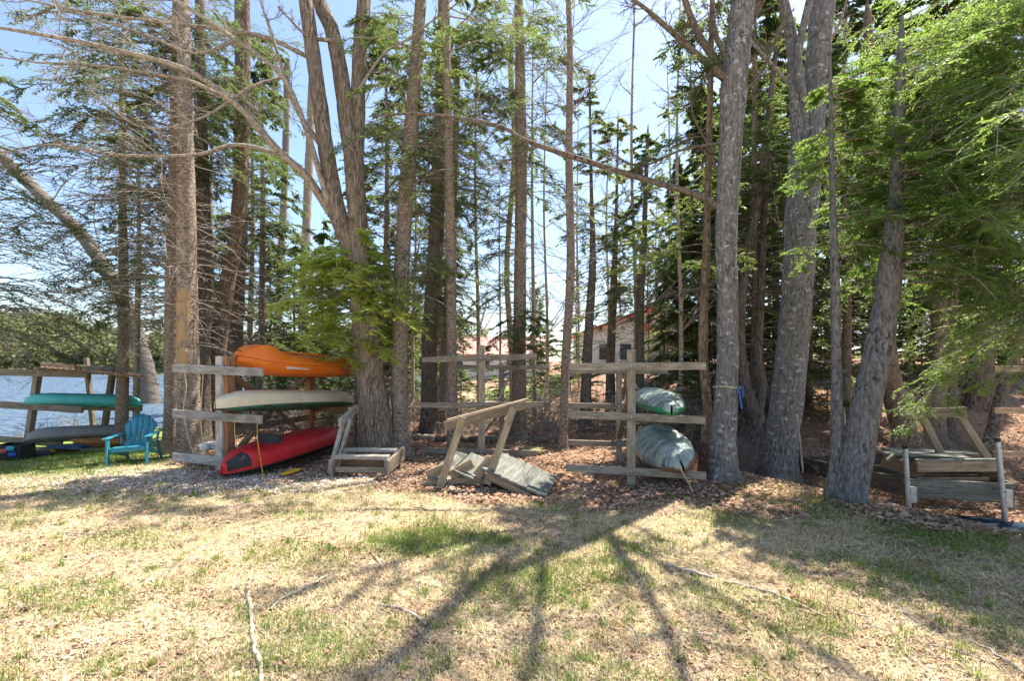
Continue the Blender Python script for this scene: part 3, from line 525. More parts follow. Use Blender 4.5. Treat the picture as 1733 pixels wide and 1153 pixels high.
# big hemlock just outside the right edge, boughs reaching into view
rows = np.array([[6.6, 5.2, gz(6.6, 5.2) - .1, .2], [6.65, 5.2, 3, .17], [6.6, 5.3, 6, .13], [6.6, 5.3, 9.5, .06]])
r = thing('hemlock_tree', 'hemlock with drooping yellow green boughs reaching in from the right edge', 'tree', rows[0, :3])
a = Acc(); trunk(a, rows, 12, .03); a.obj('trunk', M['hemlock'], r)
crown(r, rows, [B(3.2, 6.2, 34, 3.1, 2.6, (140, 205), sub=2, leafs=19, l=.046, w=.013, side=26, droop=-.3, elev=(-.1, .35)), B(1.9, 5.9, 84, 2.3, 1.5, (115, 245), sub=2, leafs=19, l=.046, w=.013, side=20, droop=-.35, elev=(-.1, .35))], 'leaf_hem', 'twig')
# fir outside the left edge
rows = np.array([[-9.6, 8.2, gz(-9.6, 8.2) - .1, .17], [-9.6, 8.2, 3, .14], [-9.5, 8.2, 8.5, .07]])
r = thing('fir_tree', 'fir with dark open boughs reaching in from the left edge', 'tree', rows[0, :3])
a = Acc(); trunk(a, rows, 12, .03); a.obj('trunk', M['fir'], r)
crown(r, rows, [B(1.9, 4.6, 34, 2.0, 2.7, (-60, 80), leafs=18), B(4.6, 7, 14, 1.8, 1.2, (-70, 60))], 'leaf_dark', dd=[DD(1.6, 6, 57, 2.2, az=(-60, 60), m=8)])
rows = np.array([[-8.6, 10.4, gz(-8.6, 10.4) - .1, .12], [-8.55, 10.4, 3, .1], [-8.6, 10.4, 8.8, .03]])
r = thing('fir_tree', 'open fir standing between the leaning trunk and the left rack', 'tree', rows[0, :3])
a = Acc(); trunk(a, rows, 12, .03); a.obj('trunk', M['fir'], r)
crown(r, rows, [B(2.8, 8.6, 46, 2.1, 1.3, leafs=18)], 'leaf_mid', dd=[DD(2, 6, 48, 1.8, m=8)])
# white pine top
rows = np.array([[-1.1, 8.8, gz(-1.1, 8.8) - .1, .11], [-1.15, 8.8, 4, .09], [-1.2, 8.6, 8, .07], [-1.2, 8.6, 11, .03]])
r = thing('pine_tree', 'white pine with long bright needle tufts at the top of the view', 'pine tree', rows[0, :3]); a = Acc(); trunk(a, rows, 10, .03); a.obj('trunk', M['fir'], r)
wa, la = Acc(), Acc(); n_ = 16; z = rng.uniform(6.9, 8.8, n_); st = axis_at(rows, z); az = np.radians(rng.uniform(190, 380, n_))
Pb = grow(st, np.stack([np.cos(az), np.sin(az), rng.uniform(-.1, .3, n_)], -1), rng.uniform(1., 2.2, n_), 7, .1, -.1); wa.add(*tubes(Pb, np.linspace(.014, .005, 7)[None] * np.ones((n_, 1)), 5))
p_, d_, l_ = kids(Pb, np.full(n_, 1.6), 7, .35, 1., (.4, 1.), (.15, .35)); Qb = grow(p_, d_, l_, 4, .1, .1); wa.add(*tubes(Qb, np.linspace(.006, .003, 4)[None] * np.ones((len(Qb), 1)), 4))
tip, tt = Qb[:, -1], unit(Qb[:, -1] - Qb[:, -2]); m_ = 46
dd_ = unit(tt[:, None] * .55 + rng.normal(0, .55, (len(tip), m_, 3))); pp = np.repeat(tip[:, None] - tt[:, None] * rng.uniform(0, .08, (len(tip), m_, 1)), 1, 1)
la.add(*leaves(pp.reshape(-1, 3), dd_.reshape(-1, 3), rng.normal(0, 1, (len(tip) * m_, 3)), .12, .006)); wa.obj('branches', M['twig'], r); la.obj('foliage', M['pine'], r, False)

# ------------------------------------------------------------------ background trees: one of each kind with parts, then copies
def proto(kind):
    rows = np.array([[0, 0, -.3, .115], [.05, 0, 3, .095], [0, .1, 7, .065], [.05, 0, 12, .02]]); a, wa, la = Acc(), Acc(), Acc()
    trunk(a, rows, 9, .03, .5, 1.3)
    if kind == 'dense': boughs(wa, la, rows, 1.2, 11.8, 150, 2.2, .4, leafs=16, l=.15, w=.06, side=14, rad=.016); return a, wa, la, 'fir_dark', 'twig_dark', 'leaf_mid'
    if kind == 'high': boughs(wa, la, rows, 3.6, 12, 80, 1.9, .5, leafs=14, l=.14, w=.05, side=12, rad=.016); dead(wa, rows, 1., 7, 130, 1.5); return a, wa, la, 'fir', 'twig', 'leaf_dark'
    if kind == 'olive': boughs(wa, la, rows, 2.2, 12, 80, 2., .6, leafs=15, l=.15, w=.05, side=12, rad=.018, elev=(.1, .6), droop=.05); dead(wa, rows, 1., 4, 20, 1.4); return a, wa, la, 'cedar2', 'twig', 'leaf_olive'
    if kind == 'bare':
        rows[:, 3] *= .55; a = Acc(); trunk(a, rows, 8, .03, .5, 1.2)
        for k in range(11):
            z = rng.uniform(2.5, 10.5); s = axis_at(rows, np.array([z]))[0]; an = rng.random() * 6.28; ln = rng.uniform(1., 2.4) * (1 if z < 8 else .7)
            pl = grow(s[None], [[math.cos(an), math.sin(an), rng.uniform(.6, 1.4)]], ln, 5, .12, .1)[0]; limb_tree(wa, pl, .022, .006, ((7, .5, .006), (5, .5, .004)))
        return a, wa, la, 'birch', 'twig', None
protos = {}
for k in ('dense', 'high', 'olive', 'bare'):
    a, wa, la, tm, wm, lm = proto(k); ms = [('trunk', quadmesh('trunk', *a.out(), M[tm], True)), ('branches', quadmesh('branches', *wa.out(), M[wm], True))]
    if lm: ms.append(('foliage', quadmesh('foliage', *la.out(), M[lm])))
    protos[k] = ms
KL = {'dense': ('fir_tree', 'bushy green fir in the wood beyond the racks', 'fir tree', 'bushy firs in the wood behind'),
      'high': ('spruce_tree', 'tall spruce with bare lower trunk in the wood beyond the racks', 'spruce tree', 'bare stemmed spruces in the wood behind'),
      'olive': ('pine_tree', 'olive green pine in the distance beyond the racks', 'pine tree', 'olive pines in the distance'),
      'bare': ('birch_tree', 'leafless pale birch in the wood beyond the racks', 'birch tree', 'leafless birches in the wood behind')}
first = {}
def bg(kind, px, D, s=1., sz=None):
    x = X(px, D); nm, lb, ct, gr = KL[kind]
    if kind not in first:
        r = thing(nm, lb, ct, (0, 0, 0), gr); first[kind] = r
        for n_, me_ in protos[kind]: link(bpy.data.objects.new(n_, me_), r)
    else:
        src = first[kind]; r = src.copy(); COL.objects.link(r)
        for ch in list(src.children):
            c = ch.copy(); COL.objects.link(c); c.parent = r
    r.location = (x, D, gz(x, D)); r.rotation_euler = (0, 0, random.random() * 6.28); r.scale = (s, s, sz or s)
    return r
for a_ in [('dense', 1125, 20, .5), ('dense', 1185, 13, .75), ('dense', 1255, 15, .9), ('dense', 1310, 13, .95), ('dense', 1400, 17, 1.), ('dense', 1540, 18, 1.2), ('dense', 1660, 15, 1.1), ('dense', 1500, 19, 1.3), ('dense', 1350, 20, 1.2), ('dense', 1600, 20, 1.4), ('dense', 1700, 20, 1.4), ('dense', 1220, 22, 1.1), ('dense', 1870, 16, 1.4),
           ('olive', 1098, 27, .6), ('dense', 1152, 13.5, .6), ('dense', 1150, 21, .8), ('dense', 1196, 16, .85), ('dense', 500, 17, .55), ('dense', 548, 20, .7), ('dense', 455, 19, .6), ('dense', 668, 19, .6), ('dense', 770, 21, .55), ('dense', 905, 22, .45), ('bare', 1030, 18, .9), ('bare', 1130, 17, 1.), ('olive', 1050, 42, .95), ('olive', 975, 30, .62), ('olive', 1150, 44, 1.1), ('olive', 915, 36, .6), ('olive', 700, 40, .6), ('olive', 1110, 46, 1.2), ('olive', 560, 28, .6), ('olive', 640, 24, .5),
           ('high', 440, 13, .9), ('high', 655, 14, 1.), ('high', 425, 18, 1.1), ('high', 360, 16, 1.), ('high', 230, 15, .9), ('high', 745, 22, 1.1), ('high', 1430, 11, .9), ('high', 1275, 10.5, .9),
           ('bare', 810, 12, .9), ('bare', 905, 13, 1.), ('bare', 925, 16, 1.), ('bare', 1075, 12, 1.), ('bare', 1150, 11, .9), ('bare', 610, 13, .9), ('bare', 770, 18, 1.1), ('bare', 845, 22, 1.), ('bare', 700, 13, .8), ('bare', 405, 22, 1.), ('bare', 980, 22, 1.1), ('bare', 1300, 17, 1.1), ('bare', 660, 20, 1.), 
           ('high', 380, 26, 1.), ('high', 470, 30, 1.), ('high', 620, 30, .9), ('dense', 520, 34, .6), ('dense', 440, 26, .5), ('dense', 600, 36, .6), ('dense', 690, 30, .45), ('dense', 380, 24, .5), ('dense', 480, 22, .4), ('dense', 560, 22, .4), ('dense', 320, 22, .45)]:
    bg(*a_)

# understorey: leafless brush shrubs and small firs
def shrub_meshes():
    wa = Acc(); n = 26; az = rng.random(n) * 6.28; d = np.stack([np.cos(az) * .7, np.sin(az) * .7, rng.uniform(.3, 1.5, n)], -1); P = grow(rng.normal(0, .15, (n, 3)) * [1, 1, 0], d, rng.uniform(.7, 1.7, n), 8, .2, -.12)
    wa.add(*tubes(P, np.linspace(.008, .003, 8)[None] * np.ones((n, 1)), 4)); p, dd, l = kids(P, np.full(n, 1.2), 6, .2, .95, (.4, 1.2), (.25, .5)); Q = grow(p, dd, l, 6, .2); wa.add(*tubes(Q, np.linspace(.004, .0018, 6)[None] * np.ones((len(Q), 1)), 3))
    return wa
sm = quadmesh('stems', *shrub_meshes().out(), M['twig'], True); sm2 = quadmesh('stems', *shrub_meshes().out(), M['twig'], True)
for k, (px, D, s) in enumerate([(600, 11, .8), (560, 12, 1.), (700, 11, .9), (760, 11.5, .9), (800, 10.8, .8), (845, 12, 1.), (905, 11, 1.), (935, 9.8, .7), (930, 11.5, 1.), (1010, 11, .8), (1110, 11, 1.1), (1140, 10, 1.), (1160, 12, 1.2), (1185, 9.5, .9), (1100, 13, 1.), (1250, 9.5, .8), (1290, 10.5, 1.), (1330, 9, .7), (1620, 9.5, .8), (1690, 9, .9), (480, 12, 1.), (540, 13, 1.), (430, 12, .9), (660, 13, 1.), (880, 15, 1.2), (970, 14, 1.2), (140, 13, .8), (60, 13.5, .7), (450, 11, 1.1), (500, 13, 1.2), (520, 11, 1.), (580, 14, 1.3), (410, 13, 1.2), (620, 12.5, 1.2), (680, 12, 1.), (720, 13.5, 1.2), (780, 11, 1.), (820, 12.5, 1.1), (860, 10.6, .8), (925, 10.4, 1.), (915, 12.8, 1.2), (1000, 12.5, 1.1), (1080, 10, .9), (1125, 10.6, 1.1), (1150, 9.2, .8), (1170, 11, 1.2), (1265, 8.6, .7), (1300, 9, .9), (1140, 13, 1.2), (1400, 8.8, .6), (1540, 9.3, .7), (1580, 10.5, .9)]):
    x = X(px, D); o = link(bpy.data.objects.new('brush_shrub', sm if k % 2 else sm2)); o.location = (x, D, gz(x, D)); o.rotation_euler = (0, 0, random.random() * 6); o.scale = (s, s, s * .9)
    tag(o, 'leafless tangled brush shrub among the tree trunks', 'shrub', 'leafless brush among the trunks')
wa, la = Acc(), Acc(); rows = np.array([[0, 0, -.1, .02], [0, 0, .9, .014], [0, 0, 1.9, .004]]); a = Acc(); trunk(a, rows, 6, .02, .3, 1.)
boughs(wa, la, rows, .15, 1.8, 60, .85, .15, leafs=9, l=.07, w=.022, side=10, rad=.007, elev=(.1, .5), droop=-.1)
sf = [('trunk', quadmesh('trunk', *a.out(), M['fir_dark'], True)), ('branches', quadmesh('branches', *wa.out(), M['twig_dark'], True)), ('foliage', quadmesh('foliage', *la.out(), M['leaf_mid']))]
base0 = None
for px, D, s in [(1120, 10.5, .8), (1165, 9.6, .9), (1100, 9, .45), (1300, 11, .9), (1400, 11, .9), (1440, 9.8, .5), (1560, 12, 1.), (560, 10.8, .7), (600, 12, .9), (640, 11, .7), (780, 12.5, .8), (850, 13, .9), (905, 12.5, .7), (1000, 13, .8), (1060, 12, .7), (470, 12.5, .8), (1240, 11, .9), (1650, 12, 1.), (1345, 12, 1.), (700, 13.5, .9), (430, 13, 1.1), (455, 15, 1.5), (505, 14, 1.4), (535, 12, 1.), (575, 15, 1.6), (615, 15, 1.5), (665, 14, 1.3), (690, 16, 1.6), (725, 15, 1.3), (760, 17, 1.5), (820, 16, 1.2), (400, 16, 1.5), (480, 18, 1.9), (545, 19, 2.), (640, 19, 2.), (350, 15, 1.3), (375, 18, 1.7), (1205, 12, 1.3), (1180, 15, 1.5), (1280, 13, 1.4), (1480, 11, 1.), (1390, 15, 1.6), (1425, 18, 2.1), (1460, 16, 1.8), (1500, 17, 2.), (1535, 15, 1.6), (1575, 18, 2.1), (1615, 16, 1.8), (1650, 19, 2.2), (1690, 16, 1.7), (1725, 18, 2.), (1330, 17, 1.9), (1290, 18, 2.), (1250, 17, 1.8), (1215, 19, 2.), (925, 19, 1.6), (965, 21, 1.8)]:
    if base0 is None:
        r = base0 = thing('fir_sapling', 'small fir sapling growing low among the tree trunks', 'sapling', (0, 0, 0), 'fir saplings under the trees')
        for n_, me_ in sf: link(bpy.data.objects.new(n_, me_), r)
    else:
        r = base0.copy(); COL.objects.link(r)
        for ch in list(base0.children): c = ch.copy(); COL.objects.link(c); c.parent = r
    x = X(px, D); r.location = (x, D, gz(x, D)); r.rotation_euler = (0, 0, random.random() * 6); r.scale = (s,) * 3

# ------------------------------------------------------------------ kayaks
def place(root, p0, p1, roll=0.):
    p0, p1 = Vector(p0), Vector(p1); x = (p1 - p0).normalized(); y = Vector((0, 0, 1)).cross(x).normalized(); z = x.cross(y)
    mt = Matrix((x, y, z)).transposed().to_4x4() @ Matrix.Rotation(R(roll), 4, 'X'); mt.translation = (p0 + p1) / 2
    root.rotation_euler = mt.to_euler(); root.location = mt.translation; return (p1 - p0).length
def loft(name, secs, mat, root, close=False, noise_amp=0.):
    V = np.array(secs, float); n, k, _ = V.shape
    if noise_amp: V = V + rng.normal(0, noise_amp, V.shape)
    j = np.arange(k if close else k - 1); i = np.arange(n - 1)[:, None] * k
    Q = np.stack([i + j, i + (j + 1) % k, i + k + (j + 1) % k, i + k + j], -1).reshape(-1, 4)
    o = part(name, V.reshape(-1, 3), Q, M[mat] if isinstance(mat, str) else mat, root, True, None, False); return o
def kayak(label, p0, p1, W, H, hull, deck, upside=False, roll=0., style='sit_in', group=None, name='kayak'):
    root = thing(name, label, 'kayak', (0, 0, 0), group); Ln = place(root, p0, p1, roll); U = np.cos(np.linspace(np.pi, 0, 49)); hs, ds = [], []
    fz = (lambda z: H - z) if upside else (lambda z: z)
    for u in U:
        so = style == 'sit_on'; a = abs(u); hw = W / 2 * max(1 - a ** (3.4 if so else 2.7), 0) ** (.5 if so else .62) + .008; kz = H * (.5 * a ** 4.5 if so else .42 * a ** 7); gzz = H * ((.46 + .24 * a ** 3) if so else (.62 + .2 * a ** 3)); d = gzz + H * ((.34 + .26 * math.exp(-((u + .72) / .16) ** 2) + .1 * math.exp(-((u - .7) / .2) ** 2)) if so else (.30 - .16 * a ** 2)) * max(1 - a ** (14 if so else 8), 0); x = u * Ln / 2 * (1 if a < 1 else 1)
        well = S((.5 if so else .44) - abs(u + .05), 0, .06) * (.6 if so else 1); dm = d - well * H * .42
        half = [(0, kz + .0), (.16, kz - .012 if a < .8 else kz), (.26, kz + .008), (.62, kz + .015), (.9, kz + .30 * (gzz - kz)), (.985, kz + .7 * (gzz - kz)), (1., gzz - .012)]
        pts = [(-y * hw, z) for y, z in half[::-1]] + [(y * hw, z) for y, z in half[1:]]; hs.append([(x, y, fz(z)) for y, z in pts])
        half = [(1.03, gzz - .012), (1.03, gzz + .012), (.94, gzz + (.07 if so else .03) * (1 - a ** 6)), (.8, d - .03 * (1 - a)), (.66, d), (.6, d + .012 * well), (.54, dm), (0, dm + (0 if well > .2 else .01))]
        pts = [(-y * hw, z) for y, z in half] + [(y * hw, z) for y, z in half[::-1][1:]]; ds.append([(x, y, fz(z)) for y, z in pts])
    loft('hull', hs, hull, root); loft('deck', ds, deck, root)
    for sd_ in (0, -1):
        q = np.array([r_[sd_] for r_ in hs]) + [0, (-.004 if sd_ == 0 else .004), 0]; V, Q = tubes(q[None], np.full((1, len(q)), .0045), 5); part('seam_strip', V, Q, M['black'] if deck != hull else M['blackfab'], root, True, None, False)
    an = np.linspace(0, 2 * np.pi, 41); cw = W / 2 * .6
    ring = np.stack([(-.05 + .43 * np.sign(np.cos(an)) * np.abs(np.cos(an)) ** .8) * Ln / 2, cw * np.sign(np.sin(an)) * np.abs(np.sin(an)) ** .7 * .95, np.full(41, fz(H * .93))], -1)
    V, Q = tubes(ring[None], np.full((1, 41), .013), 6); part('coaming', V, Q, M['black'] if style == 'sit_in' else M[deck], root, True, None, False)
    for s in (-1, 1):
        e = s * Ln / 2 * .97; zz = fz(H * .86); V, Q = tubes(np.array([[[e, -.05, zz], [e + s * .05, -.02, zz + .02], [e + s * .05, .02, zz + .02], [e, .05, zz]]]), np.full((1, 4), .008), 6); part('grab_handle', V, Q, M['black'], root, True, None, False)
    b = Acc(); bm = np.array([[-.34 * Ln / 2, -W * .22, fz(H * .5)], [-.36 * Ln / 2, W * .22, fz(H * .5)]])
    V, Q = tubes(np.array([[[-.1 * Ln, -.16, fz(H * .62)], [-.11 * Ln, 0, fz(H * .60)], [-.1 * Ln, .16, fz(H * .62)]]]), np.array([[.03, .06, .03]]), 8); part('seat', V, Q, M['black'], root, True, None, False)
    return root, Ln
k1, Ln = kayak('bright orange kayak lying upright on the top tier of the wooden rack', (-4.20, 7.2, 1.47), (-3.2, 9.6, 1.37), .78, .42, 'orange', 'orange', style='sit_on')
for dx, ww, hh in ((-.62, .20, .035), (-.40, .26, .035)): 
    o = link(bpy.data.objects.new('lettering', box_mesh(ww, .004, hh, 0)), k1); o.data.materials.append(M['white']); o.location = (dx, -.385, .125); o.rotation_euler = (-.35, 0, 0); o.data.update()
    for o2 in (): pass
o = link(bpy.data.objects.new('badge', box_mesh(.26, .004, .03, 0)), k1); o.data.materials.append(M['bluep']); o.location = (.62, -.372, .14); o.rotation_euler = (-.35, 0, .12)
k2, Ln = kayak('beige kayak with a green camouflage deck upside down on the middle tier', (-4.22, 6.72, .92), (-3.22, 9.45, .78), .72, .33, 'beige', 'camo', True)
k3, Ln = kayak('red kayak upside down at the foot of the rack, bow on the ground', (-4.0, 6.5, .04), (-3.38, 9.2, .14), .68, .36, 'red', 'black', True, 8)
hm = [c_ for c_ in k3.children if c_.name.startswith('hull')][0].data; vs = np.zeros(len(hm.vertices) * 3); hm.vertices.foreach_get('co', vs); vs = vs.reshape(49, 13, 3); pt = vs[3:13, 1:6].copy(); cen = vs[3:13, 6:7] * [1, 1, 0] + [0, 0, .15]; pt = cen + (pt - cen) * 1.03
loft('bow_patch', pt[[0, 1, 2, 3, 4, 5, 6, 7]], 'black', k3)

# kayak rack
ax = np.array([.22, .97, 0]); pr = np.array([.97, -.22, 0]); Nn = np.array([-4.3, 7.15, 0]); Ff = np.array([-3.87, 9.05, 0])
r = thing('kayak_rack', 'wooden rack with orange stained posts and three tiers of arms holding the orange kayak', 'rack', (-4.1, 8.1, gz(-4.1, 8.1)))
for p, s, top in ((Nn, 1, 1.75), (Ff, -1, 1.62)):
    g0 = gz(p[0], p[1]); board('post', p + [0, 0, g0 - .15], p + [0, 0, top], .15, .13, 'w_orange', r, up=pr)
    board('post_board', p - ax * .09 * s - pr * .06 + [0, 0, g0 - .1], p - ax * .09 * s - pr * .06 + [0, 0, top], .04, .12, 'w_white', r, up=pr)
    for z, l_, r_ in ((1.54, .86, .74), (.85, .86, .72), (.19, .86, .66)):
        if s < 0: z -= .06
        q0 = p - ax * (.135) * s; board('arm', q0 - pr * l_ + [0, 0, z + .03], q0 + pr * r_ + [0, 0, z - .03], .045, .125, 'w_white' if s > 0 else 'w_brown', r)
        if s > 0:
            for dd in (-.45, -.03, .35): bolt(q0 - ax * .024 + pr * dd + [0, 0, z], -ax, r, .012)
cm = (Nn + Ff) / 2 + [0, 0, .88]
for p, z in ((Nn, 1.5), (Ff, 1.42), (Nn, .2), (Ff, .2)): board('brace', p + ax * (.07 if p is Nn else -.07) + [0, 0, z], cm + (p - cm) * .06 * [1, 1, 0] + [0, 0, .0 if z > 1 else -.03], .05, .1, 'w_brown', r, up=pr)
board('center_rail', Nn + ax * .07 + [0, 0, .62], Ff - ax * .07 + [0, 0, .62], .045, .1, 'w_grey', r)
# things on the rack
r = thing('mesh_seat', 'black mesh seat hanging under the beige kayak above the red one', 'boat seat', (-3.6, 6.98, .47))
c0 = np.array([-3.6, 6.98, .47]); rod('frame', [c0 + [-.13, 0, .38], c0 + [-.15, 0, .2], c0 + [-.19, 0, .05], c0 + [0, -.03, 0], c0 + [.2, 0, .03], c0 + [.2, .02, .2], c0 + [.19, .02, .38], c0 + [-.13, 0, .38]], .012, 'black', r)
o = board('back_pad', c0 + [-.17, .01, .07], c0 + [.18, .01, .05], .05, .13, 'blackfab', r, bev=.015)
me_ = Acc(); zs = np.linspace(.1, .36, 14); me_.add(*tubes(np.stack([[c0 + [-.16, .01, z], c0 + [.18, .015, z]] for z in zs]), np.full((14, 2), .0025), 3)); me_.add(*tubes(np.stack([[c0 + [x_, .01, .08], c0 + [x_, .015, .37]] for x_ in np.linspace(-.15, .17, 18)]), np.full((18, 2), .0025), 3)); me_.obj('mesh_panel', M['blackfab'], r)
o = rod('yellow_rope', [(-3.72, 6.9, .86), (-3.70, 6.88, .5), (-3.62, 6.82, .2), (-3.55, 6.75, .02), (-3.5, 6.72, .01)], .006, 'yellow', None); tag(o, 'yellow rope dangling over the red kayak from the middle tier', 'rope')
o = rod('yellow_rope', [(-4.08, 6.95, .78), (-4.05, 6.93, .5), (-3.95, 6.9, .3), (-3.9, 6.9, .14)], .005, 'cord', None); tag(o, 'thin yellow rope hanging between the rack post and the red bow', 'rope')
o = rod('white_rope', [(-4.62, 7.08, 1.56), (-4.66, 7.1, 1.1), (-4.66, 7.1, .6), (-4.6, 7.1, .25), (-4.45, 7.05, .1)], .006, 'cord', None); tag(o, 'pale rope hanging from the top left arm just beside the post', 'rope')
o = rod('white_rope', [(-5.02, 7.2, 1.6), (-4.96, 7.2, 1.3), (-5.0, 7.2, .9), (-4.9, 7.2, .4), (-4.75, 7.15, .15)], .006, 'cord', None); tag(o, 'pale rope hanging farther left from the top arm before the slanting trunk', 'rope')
r = thing('paddle', 'yellow paddle blade sticking out from beneath the red kayak', 'paddle', (-3.2, 6.85, .03))
rod('shaft', [(-3.3, 8.2, .06), (-3.27, 7.2, .05)], .015, 'black', r); b_ = blob('blade', (-3.26, 6.98, .045), (.09, .24, .012), 'yellow', r, 2, .05, rot=-.1)
g = gz(-4.95, 7.9); r = thing('bucket', 'black bucket with a crumpled white bag standing behind the rack arms', 'bucket', (-4.98, 7.75, g))
a = Acc(); a.add(*tubes(np.array([[[-4.98, 7.75, g], [-4.98, 7.75, g + .005], [-4.98, 7.75, g + .25], [-4.98, 7.75, g + .255], [-4.98, 7.75, g + .24]]]), np.array([[.001, .09, .12, .128, .1]]), 16)); a.obj('body', M['black'], r)
blob('bag', (-4.98, 7.75, g + .27), (.13, .1, .06), 'white', r, 3, .35, 4, 3)

# ------------------------------------------------------------------ left rack by the water
DL = Dg(60, 768); DL2 = DL + 1.1
def PL(px, py, D=None): return P3(px, py, D or DL)
r = thing('boat_rack', 'weathered rack with a shallow roof standing before the lake at the left edge', 'rack', (X(110, DL), DL, gz(X(110, DL), DL)))
board('post', PL(44, 772), PL(66, 622), .12, .1, 'w_grey', r, up=(1, 0, 0)); board('post', PL(172, 758, DL2), PL(192, 622, DL2), .11, .1, 'w_grey', r, up=(1, 0, 0)); board('post', PL(160, 748, DL2 + .4), PL(146, 606, DL2 + .4), .09, .09, 'w_grey', r, up=(1, 0, 0))
board('post', PL(-60, 778), PL(-50, 615), .12, .1, 'w_grey', r, up=(1, 0, 0))
board('beam', PL(-80, 680, DL - .1), PL(140, 694, DL - .1), .06, .14, 'w_grey', r); board('beam', PL(120, 690, DL2 - .1), PL(240, 692, DL2 - .1), .06, .12, 'w_grey', r)
board('beam', PL(-80, 737, DL - .1), PL(105, 752, DL - .1), .06, .13, 'w_grey', r); board('beam', PL(-80, 628, DL - .1), PL(150, 634, DL - .1), .06, .14, 'w_grey', r)
board('ridge_board', PL(70, 617, DL2), PL(198, 626, DL2), .05, .1, 'w_tan', r)
c = [PL(62, 622, DL - .3), PL(246, 638, DL - .1), PL(240, 631, DL + 1.5), PL(70, 620, DL + 1.7)]
nx, ny = 60, 4; V = []; 
for j_ in range(ny):
    for i_ in range(nx):
        u, v_ = i_ / (nx - 1), j_ / (ny - 1); p = (c[0] * (1 - u) + c[1] * u) * (1 - v_) + (c[3] * (1 - u) + c[2] * u) * v_; p = p + [0, 0, .012 * math.sin(i_ * 1.9)]; V.append(p)
V = np.array(V); i, j = np.meshgrid(np.arange(ny - 1), np.arange(nx - 1), indexing='ij'); b = (i * nx + j).ravel(); Q1 = np.stack([b, b + 1, b + nx + 1, b + nx], -1)
V2 = np.vstack([V, V - [0, 0, .03]]); n0 = len(V); e = np.arange(nx - 1); Q2 = np.stack([e + n0, e + 1 + n0, e + 1, e], -1)
part('roof_panel', V2, np.vstack([Q1, Q1[:, ::-1] + n0, Q2]), M['w_brown'], r, True)
kayak('turquoise kayak lying upside down on the middle of the lakeside rack', PL(40, 689, DL - .05), PL(240, 692, DL + .75), .7, .3, 'turq', 'turq', True, -6)
kayak('olive grey kayak lying upside down on the bottom of the lakeside rack', PL(44, 752, DL - .3), PL(232, 742, DL + .6), .7, .32, 'greyk', 'greyk', True, -8)
blob('tarp_bundle', PL(165, 748, DL - .2), (.5, .2, .09), 'rust', None, 3, .3, 3, 2); tag(bpy.data.objects['tarp_bundle'], 'crumpled rust brown canvas lying under the olive grey kayak', 'tarp')
o = blob('tarp_bundle', PL(118, 757, DL - .4), (.5, .22, .05), 'navy', None, 3, .3, 3, 4); tag(o, 'dark blue canvas heap beside the yellow life jackets', 'tarp')
for px, py, lb, sd_ in ((78, 764, 'yellow life jacket lying on the grass nearest the black crate', 1), (112, 760, 'yellow life jacket lying between the other one and the blue canvas', 2)):
    r = thing('life_jacket', lb, 'life jacket', G(px, py + 5), None); g = np.array(r.location); blob('foam_panel', g + [-.1, 0, .07], (.17, .13, .06), 'yellow', r, 3, .2, 4, sd_, .5); blob('foam_panel', g + [.14, .05, .06], (.15, .12, .05), 'yellow', r, 3, .2, 4, sd_ + 7, -.4); rod('strap', [g + [-.2, -.1, .05], g + [0, -.14, .1], g + [.2, -.06, .06]], .014, 'black', r)
o = blob('storage_bag', G(62, 776) + [0, 0, .06], (.26, .14, .07), 'black', None, 3, .25, 4, 6); tag(o, 'flat black bag beside the crate on the grass', 'bag')
g = G(26, 780); r = thing('crate', 'black open crate with red, blue and cyan toys tipped on the grass', 'crate', g)
for (a0, a1, w_h, u_) in (((-.24, -.13, .02), (.24, -.13, .02), (.03, .30), (0, 0, 1)), ((-.24, .13, .05), (.24, .13, .05), (.03, .30), (0, 0, 1)), ((-.235, -.13, .03), (-.235, .13, .05), (.03, .3), (0, 0, 1)), ((.235, -.13, .03), (.235, .13, .05), (.03, .3), (0, 0, 1))):
    board('side_panel', g + np.array(a0) + [0, 0, .15], g + np.array(a1) + [0, 0, .15], w_h[0], w_h[1] * .85, 'black', r)
board('bottom_panel', g + [-.23, 0, .04], g + [.23, 0, .04], .24, .02, 'black', r)
M['pink'] = plastic('pink_red_plastic', (.7, .12, .12)); M['cyan'] = plastic('cyan_plastic', (.05, .5, .6))
for dx, dz, mt_, lb in ((-.08, .2, 'pink', 'round pinkish red toy in the black crate'), (.06, .25, 'cyan', 'cyan toy disc on top in the black crate'), (.1, .14, 'bluep', 'blue toy low in the black crate')):
    o = blob('toy', g + [dx, -.155, dz], (.08, .02, .045), mt_, None, 2, .2, 4, 3); tag(o, lb, 'toy')

# ------------------------------------------------------------------ teal chair
r = thing('adirondack_chair', 'teal plastic slatted garden chair on the grass beside the peeling fir trunks', 'chair', G(214, 787))
r.location.y += .2; r.location = (r.location.x, r.location.y, gz(r.location.x, r.location.y)); r.rotation_euler = (R(1), R(-2), R(20)); r.scale = (.88, .88, .86)
def lb_(name, p0, p1, w, h, up=(0, 0, 1), bev=.008):
    p0, p1 = Vector(p0), Vector(p1); x = (p1 - p0); ln = x.length; x.normalize(); u = Vector(up); y = u.cross(x).normalized(); z = x.cross(y)
    o = bpy.data.objects.new(name, box_mesh(ln, w, h, bev)); o.data.materials.append(M['teal']); mt = Matrix((x, y, z)).transposed().to_4x4(); mt.translation = (p0 + p1) / 2; link(o, r); o.matrix_local = mt; return o
